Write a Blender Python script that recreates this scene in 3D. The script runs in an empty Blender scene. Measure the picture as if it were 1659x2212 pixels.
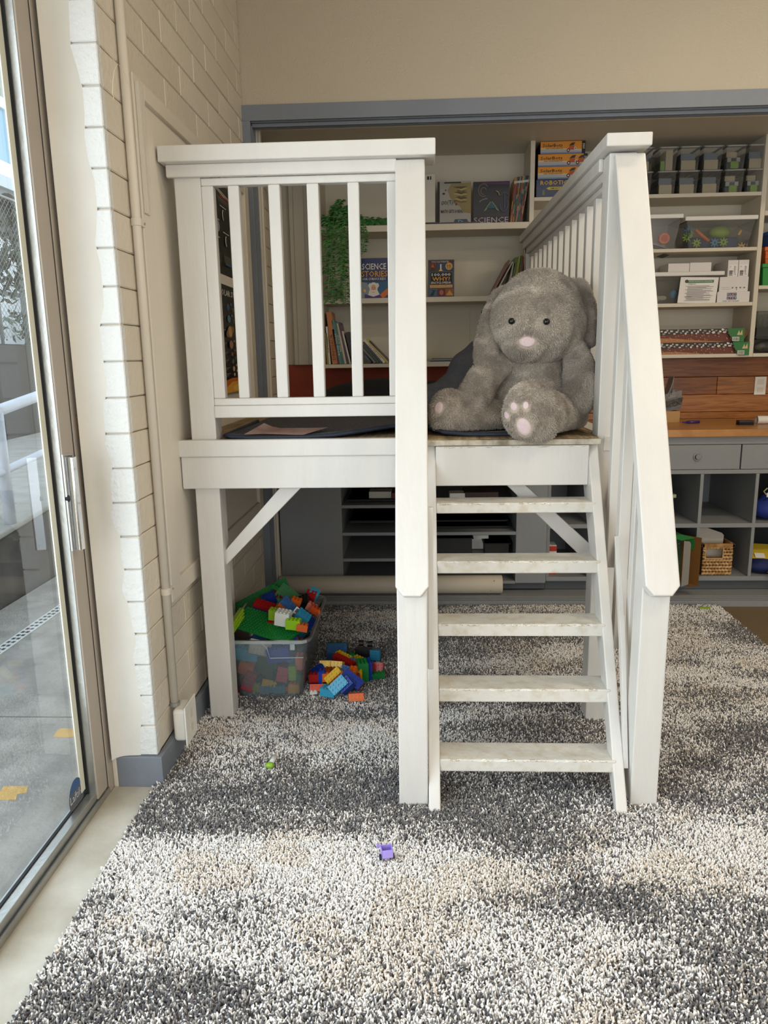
import bpy, bmesh, math, random
import numpy as np
from mathutils import Matrix, Vector, Euler
random.seed(7); rng=np.random.default_rng(11)
SC=bpy.context.scene; COL=SC.collection
R_=math.radians
# ---------------------------------------------------------------- camera
CAM_M=np.array([[0.99896707,0.04260000,-0.01581223],[-0.00676107,-0.20475944,-0.97878898],[-0.04493412,0.97788487,-0.20425991]])
CAM_F=1597.94; CAM_C=np.array([0,0,1.45])
cd=bpy.data.cameras.new('camera'); cam=bpy.data.objects.new('camera',cd); COL.objects.link(cam)
cd.sensor_fit='VERTICAL'; cd.sensor_height=24.0; cd.lens=CAM_F*24.0/2212.0; cd.clip_start=0.05; cd.clip_end=200
rx,dn,fw=CAM_M
cam.matrix_world=Matrix(((rx[0],-dn[0],-fw[0],CAM_C[0]),(rx[1],-dn[1],-fw[1],CAM_C[1]),(rx[2],-dn[2],-fw[2],CAM_C[2]),(0,0,0,1)))
SC.camera=cam
def at(u,v,ax,val):
    """real-world point on the plane ax=val that a measured picture point belongs to"""
    c=np.array([(u-829.5)/CAM_F,(v-1106)/CAM_F,1.0]); d=CAM_M.T@c; i='xyz'.index(ax)
    return Vector((CAM_C+d*((val-CAM_C[i])/d[i])).tolist())
# ---------------------------------------------------------------- light
SC.view_settings.view_transform='Standard'; SC.view_settings.look='None'; SC.view_settings.gamma=1.0
SC.view_settings.use_curve_mapping=False; SC.view_settings.exposure=-0.18
w=bpy.data.worlds.new('sky'); SC.world=w; w.use_nodes=True; nt=w.node_tree
bg=nt.nodes['Background']; tc=nt.nodes.new('ShaderNodeTexCoord'); sx=nt.nodes.new('ShaderNodeSeparateXYZ'); cr=nt.nodes.new('ShaderNodeValToRGB')
nt.links.new(tc.outputs['Generated'],sx.inputs[0]); nt.links.new(sx.outputs['Z'],cr.inputs[0]); nt.links.new(cr.outputs[0],bg.inputs[0])
e=cr.color_ramp.elements; e[0].position=0.0; e[0].color=(.95,.98,1.0,1); e[1].position=1.0; e[1].color=(.62,.80,1.0,1)
bg.inputs[1].default_value=2.3
def area(name,loc,rot,sx_,sy_,power,col,portal=False):
    l=bpy.data.lights.new(name,'AREA'); l.shape='RECTANGLE'; l.size=sx_; l.size_y=sy_; l.energy=power; l.color=col
    if portal: l.cycles.is_portal=True
    o=bpy.data.objects.new(name,l); COL.objects.link(o); o.location=loc; o.rotation_euler=rot; return o
area('door_portal',(-1.16,.2,1.25),(0,R_(-90),0),2.5,4.2,1,(1,1,1),True)
area('window_portal',(1.6,-2.45,1.5),(R_(90),0,0),4.6,2.4,1,(1,1,1),True)
# daylight through the window wall behind the camera and the glass door on the left
area('window_daylight',(1.5,-2.40,1.55),(R_(90),0,0),4.4,2.2,44,(1.0,.97,.92))
area('door_daylight',(-1.20,.4,1.35),(0,R_(-90),0),2.2,3.4,80,(.82,.91,1.0))
# ---------------------------------------------------------------- materials
def lin(h):
    h=h.lstrip('#'); c=[int(h[i:i+2],16)/255 for i in (0,2,4)]
    return [x/12.92 if x<=.04045 else ((x+.055)/1.055)**2.4 for x in c]
MATS={}
def mat(name,col,rough=.5,bump=0,bscale=40,var=0,vscale=5,metal=0,spec=.5,alpha=1,emit=0,stretch=None,sheen=0,var2=None):
    if name in MATS: return MATS[name]
    m=bpy.data.materials.new(name); MATS[name]=m; m.use_nodes=True; n=m.node_tree; b=n.nodes['Principled BSDF']
    c=lin(col); b.inputs['Base Color'].default_value=(*c,1); b.inputs['Roughness'].default_value=rough
    b.inputs['Metallic'].default_value=metal; b.inputs['Specular IOR Level'].default_value=spec
    if sheen: b.inputs['Sheen Weight'].default_value=sheen
    if emit: b.inputs['Emission Color'].default_value=(*c,1); b.inputs['Emission Strength'].default_value=emit
    m.diffuse_color=(*c,1)
    t=n.nodes.new('ShaderNodeTexCoord'); mp=n.nodes.new('ShaderNodeMapping'); n.links.new(t.outputs['Object'],mp.inputs[0])
    if stretch: mp.inputs['Scale'].default_value=stretch
    if var or var2:
        z=n.nodes.new('ShaderNodeTexNoise'); z.inputs['Scale'].default_value=vscale; z.inputs['Detail'].default_value=5
        n.links.new(mp.outputs[0],z.inputs[0])
        r=n.nodes.new('ShaderNodeValToRGB'); r.color_ramp.elements[0].position=.35; r.color_ramp.elements[1].position=.65
        if var2: c2=lin(var2)
        else: c2=[max(0,x*(1-var)) for x in c]
        r.color_ramp.elements[0].color=(*c2,1); r.color_ramp.elements[1].color=(*c,1)
        n.links.new(z.outputs['Fac'],r.inputs[0]); n.links.new(r.outputs[0],b.inputs['Base Color'])
    if bump:
        z=n.nodes.new('ShaderNodeTexNoise'); z.inputs['Scale'].default_value=bscale; z.inputs['Detail'].default_value=4
        n.links.new(mp.outputs[0],z.inputs[0]); bp=n.nodes.new('ShaderNodeBump'); bp.inputs['Strength'].default_value=bump; bp.inputs['Distance'].default_value=.01
        n.links.new(z.outputs['Fac'],bp.inputs['Height']); n.links.new(bp.outputs[0],b.inputs['Normal'])
    return m
def clear(name,col,op=.12,rough=.15,gloss=.08):
    """thin clear or milky plastic: mostly see-through, a little milky, glossy"""
    if name in MATS: return MATS[name]
    m=bpy.data.materials.new(name); MATS[name]=m; m.use_nodes=True; n=m.node_tree; out=n.nodes['Material Output']; n.nodes.remove(n.nodes['Principled BSDF'])
    tr=n.nodes.new('ShaderNodeBsdfTransparent'); c=lin(col); tr.inputs[0].default_value=(*[.6+.4*x for x in c],1)
    df=n.nodes.new('ShaderNodeBsdfDiffuse'); df.inputs[0].default_value=(*c,1)
    gl=n.nodes.new('ShaderNodeBsdfGlossy'); gl.inputs['Roughness'].default_value=rough
    a=n.nodes.new('ShaderNodeMixShader'); a.inputs[0].default_value=op; n.links.new(tr.outputs[0],a.inputs[1]); n.links.new(df.outputs[0],a.inputs[2])
    fr=n.nodes.new('ShaderNodeFresnel'); fr.inputs[0].default_value=1.4
    b=n.nodes.new('ShaderNodeMixShader'); n.links.new(fr.outputs[0],b.inputs[0]); n.links.new(a.outputs[0],b.inputs[1]); n.links.new(gl.outputs[0],b.inputs[2])
    n.links.new(b.outputs[0],out.inputs[0]); return m
WHITE=mat('white_gloss_paint','#d8d4cd',.38,.25,30,.05,9,stretch=(1,1,.25))
WORN=mat('worn_white_paint','#e2dfd6',.45,.3,35,0,0)
def wornify():
    n=WORN.node_tree; b=n.nodes['Principled BSDF']; t=n.nodes.new('ShaderNodeTexCoord'); z=n.nodes.new('ShaderNodeTexNoise'); z.inputs['Scale'].default_value=26; z.inputs['Detail'].default_value=10
    n.links.new(t.outputs['Object'],z.inputs[0]); r=n.nodes.new('ShaderNodeValToRGB'); e=r.color_ramp.elements
    e[0].position=.30; e[0].color=(*lin('#cbc2b0'),1); e[1].position=.52; e[1].color=(*lin('#d8d4ca'),1)
    n.links.new(z.outputs['Fac'],r.inputs[0]); n.links.new(r.outputs[0],b.inputs['Base Color'])
wornify()
CREAM=mat('cream_wall_paint','#d8cebd',.5,.25,60,.04,2)
CREAM2=mat('cream_trim_paint','#d5ccbc',.42,.15,30)
BACKW=mat('beige_wall_paint','#bdb19b',.42,.35,120,.03,1.5)
SHELFW=mat('shelf_cream_paint','#ccc3b0',.5,.1,30)
GREY=mat('grey_trim_paint','#7c828b',.45,.15,40,.06,4)
GREYC=mat('grey_cabinet_paint','#8a8c8d',.5,.12,40,.06,4)
DARKG=mat('dark_grey_cabinet','#4c5052',.6)
METAL=mat('brushed_aluminium','#b9b9b5',.35,.1,60,.1,10,metal=.85)
TANFR=mat('tan_door_paint','#aa9f92',.5,.08,50,.05,4)
BLACK=mat('black_rubber','#0c0c0d',.5)
CHROME=mat('chrome','#e6e6e8',.12,metal=1)
PLW=mat('white_plastic','#e6e2d8',.4)
# ---------------------------------------------------------------- mesh helpers
_txt={}
def text_geo(s,bold=False):
    k=(s,bold)
    if k in _txt: return _txt[k]
    c=bpy.data.curves.new('lettering','FONT'); c.body=s; c.resolution_u=1
    if bold: c.offset=.012
    o=bpy.data.objects.new('lettering',c); m=bpy.data.meshes.new_from_object(o)
    V=[tuple(v.co) for v in m.vertices]; F=[tuple(p.vertices) for p in m.polygons]
    xs=[v[0] for v in V]; ys=[v[1] for v in V]; x0,x1,y0,y1=min(xs),max(xs),min(ys),max(ys)
    V=[((v[0]-x0)/(x1-x0),(v[1]-y0)/(y1-y0)) for v in V]
    bpy.data.objects.remove(o); bpy.data.curves.remove(c); bpy.data.meshes.remove(m)
    _txt[k]=(V,F); return _txt[k]
class MB:
    def __init__(s): s.v=[];s.f=[];s.m=[]
    def add(s,V,F,mi=0,M=None):
        n=len(s.v)
        s.v+= [tuple(M@Vector(p)) for p in V] if M is not None else [tuple(p) for p in V]
        s.f+=[tuple(i+n for i in f) for f in F]; s.m+=[mi]*len(F); return s
    def box(s,x0,x1,y0,y1,z0,z1,mi=0,M=None):
        return s.add([(x,y,z) for z in(z0,z1) for y in(y0,y1) for x in(x0,x1)],[(0,2,3,1),(4,5,7,6),(0,1,5,4),(2,6,7,3),(0,4,6,2),(1,3,7,5)],mi,M)
    def prism(s,pts,ax,a,b,mi=0,M=None):
        """polygon pts (2-D) extruded along axis ax from a to b"""
        ar=sum(pts[i][0]*pts[(i+1)%len(pts)][1]-pts[(i+1)%len(pts)][0]*pts[i][1] for i in range(len(pts)))
        if ar<0: pts=pts[::-1]
        if ax=='x': f=lambda p,t:(t,p[0],p[1])
        elif ax=='y': f=lambda p,t:(p[0],t,p[1])
        else: f=lambda p,t:(p[0],p[1],t)
        n=len(pts); V=[f(p,a) for p in pts]+[f(p,b) for p in pts]
        F=[tuple(range(n))[::-1],tuple(range(n,2*n))]+[(i,(i+1)%n,n+(i+1)%n,n+i) for i in range(n)]
        if (ax=='y')!=(b<a): F=[g[::-1] for g in F]
        return s.add(V,F,mi,M)
    def cyl(s,p0,p1,r0,r1=None,n=12,mi=0,caps=True):
        r1=r0 if r1 is None else r1; p0=Vector(p0);p1=Vector(p1); q=(p1-p0).to_track_quat('Z','Y')
        V=[]; 
        for p,r in((p0,r0),(p1,r1)):
            for i in range(n): V.append(p+q@Vector((r*math.cos(2*math.pi*i/n),r*math.sin(2*math.pi*i/n),0)))
        F=[(i,(i+1)%n,n+(i+1)%n,n+i) for i in range(n)]
        if caps: F+=[tuple(range(n))[::-1],tuple(range(n,2*n))]
        return s.add(V,F,mi)
    def tube(s,pts,r,n=8,mi=0,closed=False):
        P=[Vector(p) for p in pts]; m=len(P); V=[];F=[]; up=Vector((0,0,1))
        for k in range(m):
            a=P[k-1] if (k>0 or closed) else P[k]; b=P[(k+1)%m] if (k<m-1 or closed) else P[k]
            t=(b-a).normalized(); u=t.cross(up)
            if u.length<.01: u=t.cross(Vector((1,0,0)))
            u.normalize(); w_=u.cross(t); rr=r[k] if isinstance(r,(list,tuple)) else r
            for i in range(n):
                an=2*math.pi*i/n; V.append(P[k]+u*rr*math.cos(an)+w_*rr*math.sin(an))
        for k in range(m if closed else m-1):
            k2=(k+1)%m
            for i in range(n): F.append((k*n+i,k2*n+i,k2*n+(i+1)%n,k*n+(i+1)%n))
        if not closed: F+=[tuple(range(n)),tuple(range((m-1)*n,m*n))[::-1]]
        return s.add(V,F,mi)
    def lathe(s,prof,c=(0,0,0),n=16,mi=0,M=None):
        V=[];F=[]
        for r,z in prof:
            for i in range(n): V.append((c[0]+r*math.cos(2*math.pi*i/n),c[1]+r*math.sin(2*math.pi*i/n),c[2]+z))
        for k in range(len(prof)-1):
            for i in range(n): F.append((k*n+i,k*n+(i+1)%n,(k+1)*n+(i+1)%n,(k+1)*n+i))
        if prof[0][0]>1e-6: F.append(tuple(range(n))[::-1])
        if prof[-1][0]>1e-6: F.append(tuple(range((len(prof)-1)*n,len(prof)*n)))
        return s.add(V,F,mi,M)
    def ell(s,c,r,n=16,mi=0,M=None):
        prof=[(max(1e-4,math.sin(math.pi*k/(n//2))),-math.cos(math.pi*k/(n//2))) for k in range(n//2+1)]
        A=Matrix.Translation(c)@(M if M is not None else Matrix())@Matrix.Diagonal((*r,1)); return s.lathe(prof,n=n,mi=mi,M=A)
    def build(s,name,mats,parent=None,bevel=0,smooth=False,loc=None,seg=2,**tags):
        me=bpy.data.meshes.new(name); me.from_pydata(s.v,[],s.f)
        mats=mats if isinstance(mats,(list,tuple)) else [mats]
        for m_ in mats: me.materials.append(m_)
        if len(mats)>1: me.polygons.foreach_set('material_index',s.m)
        if smooth: me.polygons.foreach_set('use_smooth',[True]*len(s.f))
        me.update(); o=bpy.data.objects.new(name,me); COL.objects.link(o)
        if loc is not None:
            me.transform(Matrix.Translation(-Vector(loc))); o.location=loc
        if bevel:
            b=o.modifiers.new('bevel','BEVEL'); b.width=bevel; b.segments=seg; b.limit_method='ANGLE'; b.angle_limit=R_(40)
            b.harden_normals=False
        if parent is not None:
            o.parent=parent; o.matrix_parent_inverse=(Matrix.LocRotScale(parent.location,parent.rotation_euler,parent.scale)).inverted()
        for k,v_ in tags.items(): o[k]=v_
        return o
def thing(name,label,cat,loc=(0,0,0),group=None):
    o=bpy.data.objects.new(name,None); COL.objects.link(o); o.location=loc; o.empty_display_size=.05
    o['label']=label; o['category']=cat
    if group: o['group']=group
    return o
def struct(o): o['kind']='structure'; return o
def box(name,x0,x1,y0,y1,z0,z1,m,parent=None,bevel=0,**t): return MB().box(x0,x1,y0,y1,z0,z1).build(name,m,parent,bevel,**t)
class Art:
    """flat print on a real face: origin P, unit axes U (right), V (up); every shape is a thin polygon lying on the face"""
    def __init__(s,P,U,V,w_,h_): s.P=Vector(P);s.U=Vector(U).normalized();s.V=Vector(V).normalized();s.N=s.U.cross(s.V);s.w=w_;s.h=h_;s.b=MB();s.k=0;s.mats=[]
    def _mi(s,m):
        if m not in s.mats: s.mats.append(m)
        return s.mats.index(m)
    def pt(s,x,y): return s.P+s.U*(x*s.w)+s.V*(y*s.h)+s.N*(.0004+.00025*s.k)
    def poly(s,pts,m): s.k+=1; s.b.add([s.pt(*p) for p in pts],[tuple(range(len(pts)))],s._mi(m)); return s
    def rect(s,x,y,w_,h_,m): return s.poly([(x,y),(x+w_,y),(x+w_,y+h_),(x,y+h_)],m)
    def disc(s,x,y,rx_,ry_,m,n=14): return s.poly([(x+rx_*math.cos(2*math.pi*i/n),y+ry_*math.sin(2*math.pi*i/n)) for i in range(n)],m)
    def line(s,x0,y0,x1,y1,t,m):
        dx,dy=(x1-x0)*s.w,(y1-y0)*s.h; L=math.hypot(dx,dy); nx,ny=-dy/L*t/2/s.w,dx/L*t/2/s.h
        return s.poly([(x0-nx,y0-ny),(x1-nx,y1-ny),(x1+nx,y1+ny),(x0+nx,y0+ny)],m)
    def text(s,t,x,y,w_,h_,m,bold=False):
        s.k+=1; V,F=text_geo(t,bold); s.b.add([s.pt(x+v[0]*w_,y+v[1]*h_) for v in V],F,s._mi(m)); return s
    def build(s,name,parent): return s.b.build(name,s.mats,parent)
def flat(c,r=.6): return mat('print_'+c.lstrip('#'),c,r)
# ================================================================ STRUCTURE
YB=4.2      # face of the closet opening
XW=-.905    # left wall face
FLOORC=mat('beige_carpet','#8e7858',.95,.9,350,.35,220)
struct(box('floor',-.905,4.5,-2.6,YB+.02,-.06,0,FLOORC))
CONC=mat('painted_concrete','#cbc6b9',.6,.4,18,var2='#a79e8c',vscale=3.5)
struct(box('trim_1',-1.06,-.905,-2.6,2.30,-.06,.001,CONC))
SILL=MB().box(-.9,4.5,YB-.02,YB+.15,0,.03)
for k in range(4): SILL.box(-.9,4.5,YB-.018+.03*k,YB-.006+.03*k,.03,.036)
SILL.box(-.9,4.5,YB+.13,YB+.26,0,.018)
struct(SILL.build('trim_2',GREYC,None,.001))
struct(box('ceiling',-1.3,4.5,-2.6,YB+.1,3.7,3.8,mat('ceiling_white','#d8cfbf',.8)))
struct(box('wall_right',4.5,4.62,-2.6,5.3,0,3.8,CREAM))
# back wall above the opening
wb=struct(box('wall_back',-1.3,4.5,YB,YB+.12,2.75,3.7,BACKW))
# room side behind the camera: pier, sill wall, header round a window wall
wf=MB().box(-1.3,-.7,-2.6,-2.48,0,3.7).box(3.9,4.5,-2.6,-2.48,0,3.7).box(-.7,3.9,-2.6,-2.48,2.75,3.7).box(-.7,3.9,-2.6,-2.48,0,.35)
struct(wf.build('wall_front',CREAM))
# left wall: core behind separate blocks
wl=struct(MB().box(-1.16,XW-.012,2.312,YB+.12,0,3.7).box(-1.16,XW-.012,4.32,5.3,0,2.8).build('wall_left',mat('block_joint','#c4baa8',.7)))
BLK=[mat('cream_block_%d'%i,c,.5,.35,45,.05,3) for i,c in enumerate(('#dad0bf','#d7cdbb','#d4cab8'))]
CH=.1115; Z0=.1155
_bm={}
def block(name,x0,x1,y0,y1,z0,z1,m,parent,bev=.0035):
    """a painted block as a shared bevelled box mesh (front face proud of the joint)"""
    dx,dy,dz=round(x1-x0,4),round(y1-y0,4),round(z1-z0,4); k=(dx,dy,dz,m.name,name)
    if k not in _bm:
        b=bev; V=[];F=[]
        bm=bmesh.new(); bmesh.ops.create_cube(bm,size=1); bmesh.ops.scale(bm,vec=(dx,dy,dz),verts=bm.verts)
        bmesh.ops.bevel(bm,geom=list(bm.edges),offset=b,segments=1,affect='EDGES'); me=bpy.data.meshes.new(name); bm.to_mesh(me); bm.free(); me.materials.append(m); _bm[k]=me
    o=bpy.data.objects.new(name,_bm[k]); COL.objects.link(o); o.location=((x0+x1)/2,(y0+y1)/2,(z0+z1)/2); o.parent=parent; return o
def course(y0,y1,zlo,zhi,hide=None):
    for k in range(40):
        z=Z0+k*CH
        if z+CH<zlo or z>zhi: continue
        z1=min(z+CH-.003,zhi); off=2.302+(.0 if k%2 else -.2)
        y=off
        while y<y1:
            a,b=max(y,y0),min(y+.3975,y1)
            if b-a>.03 and not (hide and hide(a,b,z,z1)):
                block('block',XW-.04,XW+random.uniform(0,.0012),a,b,z,z1,random.choice(BLK),wl)
            y+=.4
course(2.302,4.195,Z0,3.5,lambda a,b,z,z1: a>2.55 and b<4.1 and z>.65 and z1<2.28)
course(4.47,5.185,1.2,2.68)
# wall end (pier) beside the glass door: white painted blocks under a skim coat
pe=struct(MB().box(-1.16,XW-.002,2.306,2.33,0,3.7).build('wall_end',mat('skim_coat','#cdc8bd',.6,.3,14,var2='#c2bcb0',vscale=2)))
WBL=mat('white_block_paint','#dcdcd8',.45,.6,55,.03,5)
for k in range(31):
    z=Z0+k*CH; e=-.975+.02*math.sin(k*1.7)+.012*math.sin(k*.6)
    block('block',-.99,XW+.0015,2.2985,2.33,z,z+CH-(.004 if k%3 else .0055),WBL,pe,.003)
skim=MB()
zz=[.115+.06*i for i in range(60)]; edge=[-.965+.016*math.sin(z*4.2)+.008*math.sin(z*23+1)+.005*math.sin(z*51) for z in zz]
cs=lambda e:[(-1.05,2.262),(-1.043,2.276),(-1.032,2.286),(-1.018,2.292),(-1.0,2.2955),(e-.006,2.2975),(e+.0015,2.2988)]
V=[];F=[]
for i,z in enumerate(zz): V+=[(x,y,z) for x,y in cs(edge[i])]
for i in range(len(zz)-1):
    for k in range(6): F.append((i*7+k,i*7+k+1,(i+1)*7+k+1,(i+1)*7+k))
skim.add(V,F)
skim.build('plaster_skim',mat('skim_white','#dcd9d1',.55,.35,14,var2='#cdc8bc',vscale=1.6),pe,smooth=True)
# corner bead and jamb of the glass door
jb=MB().box(-1.062,-1.045,2.285,2.31,0,3.7); jb.build('corner_bead',CREAM2,pe,.004)
# baseboard
bb=MB().prism([(-1.045,2.306),(-1.045,2.286),(-.886,2.286),(-.886,4.2),(XW,4.2),(XW,2.306)],'z',0,.1135)
struct(bb.build('baseboard_left',GREY,None,.002))
# closet opening casing
cas=MB().box(XW,4.5,YB-.022,YB,2.675,2.752).box(XW,-.862,YB-.022,YB,.03,2.675)
cas.box(-.862,4.5,YB,YB+.13,2.672,2.70).box(-.862,4.5,YB+.02,YB+.032,2.655,2.672).box(-.862,4.5,YB+.07,YB+.082,2.66,2.672)
cas.box(XW,-.872,YB,YB+.13,.03,2.675)
for k in range(3): cas.box(-.872,-.860,YB+.012+.038*k,YB+.024+.038*k,.03,2.66)
struct(cas.build('trim_3',GREY,None,.0015))
c2=MB().box(XW,-.857,YB+.13,YB+.165,0,2.70)
c2.box(-.86,-.848,YB+.165,YB+.20,0,2.70).box(-.86,4.5,YB+.13,YB+.20,2.69,2.715)
for k in range(3): c2.box(-.9,4.5,YB+.205+.028*k,YB+.222+.028*k,2.705,2.722)
struct(c2.build('trim_4',CREAM2,None,.003))
struct(box('ceiling_alcove',-.905,4.5,YB+.12,5.3,2.722,2.80,SHELFW))
struct(box('wall_alcove',-.905,4.5,5.18,5.3,0,2.8,SHELFW))
struct(MB().box(-.83,-.70,5.13,5.18,1.41,2.722).box(-.80,-.73,5.118,5.13,1.41,2.722).build('trim_5',SHELFW,None,.004))
struct(box('floor_alcove',-.9,4.5,YB+.13,5.2,-.05,.012,GREYC))
# wood plank backsplash
WOOD=[]
def woodmat(name,a,b,sc=(1,1,9),rough=.4):
    m=mat(name,a,rough); n=m.node_tree; bs=n.nodes['Principled BSDF']; t=n.nodes.new('ShaderNodeTexCoord'); mp=n.nodes.new('ShaderNodeMapping'); mp.inputs['Scale'].default_value=sc
    wv=n.nodes.new('ShaderNodeTexNoise'); wv.inputs['Scale'].default_value=4; wv.inputs['Detail'].default_value=8; wv.inputs['Distortion'].default_value=1.2
    r=n.nodes.new('ShaderNodeValToRGB'); r.color_ramp.elements[0].position=.35; r.color_ramp.elements[1].position=.68
    r.color_ramp.elements[0].color=(*lin(b),1); r.color_ramp.elements[1].color=(*lin(a),1)
    n.links.new(t.outputs['Object'],mp.inputs[0]); n.links.new(mp.outputs[0],wv.inputs[0]); n.links.new(wv.outputs['Fac'],r.inputs[0]); n.links.new(r.outputs[0],bs.inputs['Base Color']); return m
WD=[woodmat('stained_plank_%d'%i,a,b,(1.2,1,14),.35) for i,(a,b) in enumerate((('#a9692f','#7e471b'),('#9d5f28','#703c14'),('#b07336','#874f20')))]
bs=struct(box('wall_backsplash',-.905,4.5,5.172,5.18,1.008,1.412,mat('plank_gap','#3a1c0a',.7)))
ORG=mat('rust_wall_paint','#9a3c1c',.6)
box('painted_panel',-.902,.70,5.166,5.172,1.008,1.41,ORG,bs)
for r,(a,b) in enumerate(((1.0085,1.052),(1.055,1.170),(1.173,1.288),(1.291,1.4115))):
    x=.70-.3*(r%2)
    while x<3.3:
        x1=x+1.05+.14*((r*7)%3)
        if x1>.7: MB().box(max(x,.703),min(x1-.003,3.3),5.158,5.172,a,b).build('plank',WD[(r+int(x*3))%3],bs,.002,seg=1)
        x=x1
# ---------------------------------------------------------------- glass door on the left
d=struct(box('door_1',-1.13,-1.062,2.250,2.312,-.02,2.75,TANFR,None,.002))
GLASS=bpy.data.materials.new('door_glass'); GLASS.use_nodes=True
def glassnodes(m):
    n=m.node_tree; out=n.nodes['Material Output']; n.nodes.remove(n.nodes['Principled BSDF']); tr=n.nodes.new('ShaderNodeBsdfTransparent'); tr.inputs[0].default_value=(.93,.96,.95,1)
    gl=n.nodes.new('ShaderNodeBsdfGlossy'); gl.inputs['Roughness'].default_value=0.0; fr=n.nodes.new('ShaderNodeFresnel'); fr.inputs[0].default_value=1.5
    mu=n.nodes.new('ShaderNodeMath'); mu.operation='MULTIPLY'; mu.inputs[1].default_value=1.5; mu.use_clamp=True; n.links.new(fr.outputs[0],mu.inputs[0])
    mx=n.nodes.new('ShaderNodeMixShader'); n.links.new(mu.outputs[0],mx.inputs[0]); n.links.new(tr.outputs[0],mx.inputs[1]); n.links.new(gl.outputs[0],mx.inputs[2]); n.links.new(mx.outputs[0],out.inputs[0])
glassnodes(GLASS)
MB().box(-1.118,-1.064,2.168,2.243,.028,2.60).build('stile',TANFR,d,.002)
MB().box(-1.116,-1.070,2.1655,2.1685,.03,2.60).build('stile_edge',METAL,d)
MB().box(-1.112,-1.092,2.160,2.166,.05,2.60).box(-1.108,-1.099,-1.5,2.166,.052,.056).box(-1.11,-1.0655,2.243,2.250,.02,2.6).build('gasket_and_gap',BLACK,d)  # last box: black strip standing in for the dark gap between stile and jamb
MB().box(-1.118,-1.070,-1.5,2.168,.026,.052).build('bottom_rail',METAL,d,.002)
MB().box(-1.118,-1.070,-1.5,2.168,2.60,2.66).build('top_rail',TANFR,d,.002)
MB().box(-1.118,-1.070,.72,.80,.05,2.60).build('meeting_stile',TANFR,d,.002)
MB().box(-1.1028,-1.099,2.128,2.1565,.075,2.60).build('stile_reflection',mat('reflection_cream','#d9d8c6',.5),d)  # cream strip on the pane paints the stile edge's reflection in the glass
pan=MB().add([(-1.1035,-1.5,.052),(-1.1035,2.164,.052),(-1.1035,2.164,2.60),(-1.1035,-1.5,2.60)],[(0,1,2,3)]).build('glass_pane',GLASS,d)
MB().box(-1.13,-1.06,-2.6,2.25,-.03,.004).box(-1.066,-1.06,-2.6,2.25,.004,.024).box(-1.13,-1.122,-2.6,2.25,.004,.02).build('track',METAL,d)
h=MB().box(-1.068,-1.062,2.166,2.215,.88,1.18).build('handle_plate',METAL,d,.001)
MB().prism([(-1.062,2.172),(-1.062,2.182),(-1.035,2.190),(-1.030,2.184),(-1.030,2.160),(-1.036,2.158)],'z',.885,1.172).build('handle',CHROME,d,.001)
MB().box(-1.062,-1.052,2.20,2.206,.885,1.172).box(-1.062,-1.052,2.188,2.192,.885,1.172).build('handle_slot',BLACK,d)
MB().box(-1.0685,-1.0655,2.172,2.178,.99,1.07).build('latch_slot',BLACK,d)
MB().ell((-1.064,2.173,1.045),(.008,.009,.012),10).build('latch',BLACK,d,smooth=True)
# oval glazing sticker with its lettering
st=Art((-1.1005,2.045,.022),(0,1,0),(0,0,1),.10,.125)
st.disc(.5,.5,.5,.5,flat('#5a5f66'),24); st.poly([(.08,.72),(.92,.72),(.75,.93),(.5,1),(.25,.93)],flat('#3c5c8c')); st.text('Laftile',.08,.45,.84,.22,flat('#c9ccd0')); st.text('SAFETY GLASS',.15,.22,.7,.08,flat('#a9acb0'))
o=st.build('sticker',d)
struct(MB().box(-1.16,-1.06,-2.6,-1.5,0,3.7).box(-1.16,-1.06,-1.5,2.33,2.75,3.7).build('wall_door_side',CREAM))
# twisted brown string stuck along the jamb
s=MB().tube([tuple(at(u,v,'y',2.28)) for u,v in((153,893),(160,896),(166,905),(168,925),(172,950),(176,975),(179,1000),(182,1018))],.0022,5).build('string',mat('brown_string','#8c6337',.9)); s['label']='frayed brown string stuck along the jamb of the sliding glass door'; s['category']='string'
MB().ell(tuple(at(161,898,'y',2.279)),(.008,.004,.006),8).build('knot',MATS['brown_string'],s)
# ceiling lamps of the room
for i,(x,y) in enumerate(((2.3,.4),(2.3,2.3))):
    cl=thing('ceiling_lamp','long ceiling lamp with a warm diffuser, %s one'%('nearer','farther')[i],'lamp',(x,y,3.7)); MB().box(x-.65,x+.65,y-.16,y+.16,3.63,3.699).build('housing',PLW,cl,.004); MB().box(x-.62,x+.62,y-.13,y+.13,3.618,3.63).build('diffuser',mat('lamp_diffuser','#ffe3b8',.5,emit=3),cl)
    area('lamp_light',(x,y,3.61),(0,0,0),1.2,.24,34,(1.0,.86,.67))
# ================================================================ LEFT WALL THINGS
fb=thing('notice_board','large cream framed board fixed flat on the left block wall','notice board',(XW,3.3,.6))
FX=-.877
BP=mat('board_paint','#d9d0c0',.45,.12,25,.03,2)
MB().box(XW+.001,FX-.016,2.50,4.10,.61,2.33).build('panel',mat('panel_paint','#ddd5c6',.5,.05,20),fb)
MB().box(XW+.002,FX,2.495,2.60,.60,2.335).build('stile',BP,fb,.004); MB().box(XW+.002,FX,4.03,4.12,.60,2.335).build('stile',BP,fb,.004)
MB().box(XW+.003,FX-.001,2.60,4.03,2.283,2.335).build('rail',BP,fb,.004); MB().box(XW+.003,FX-.001,2.60,4.03,.60,.67).build('rail',BP,fb,.004)
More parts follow.
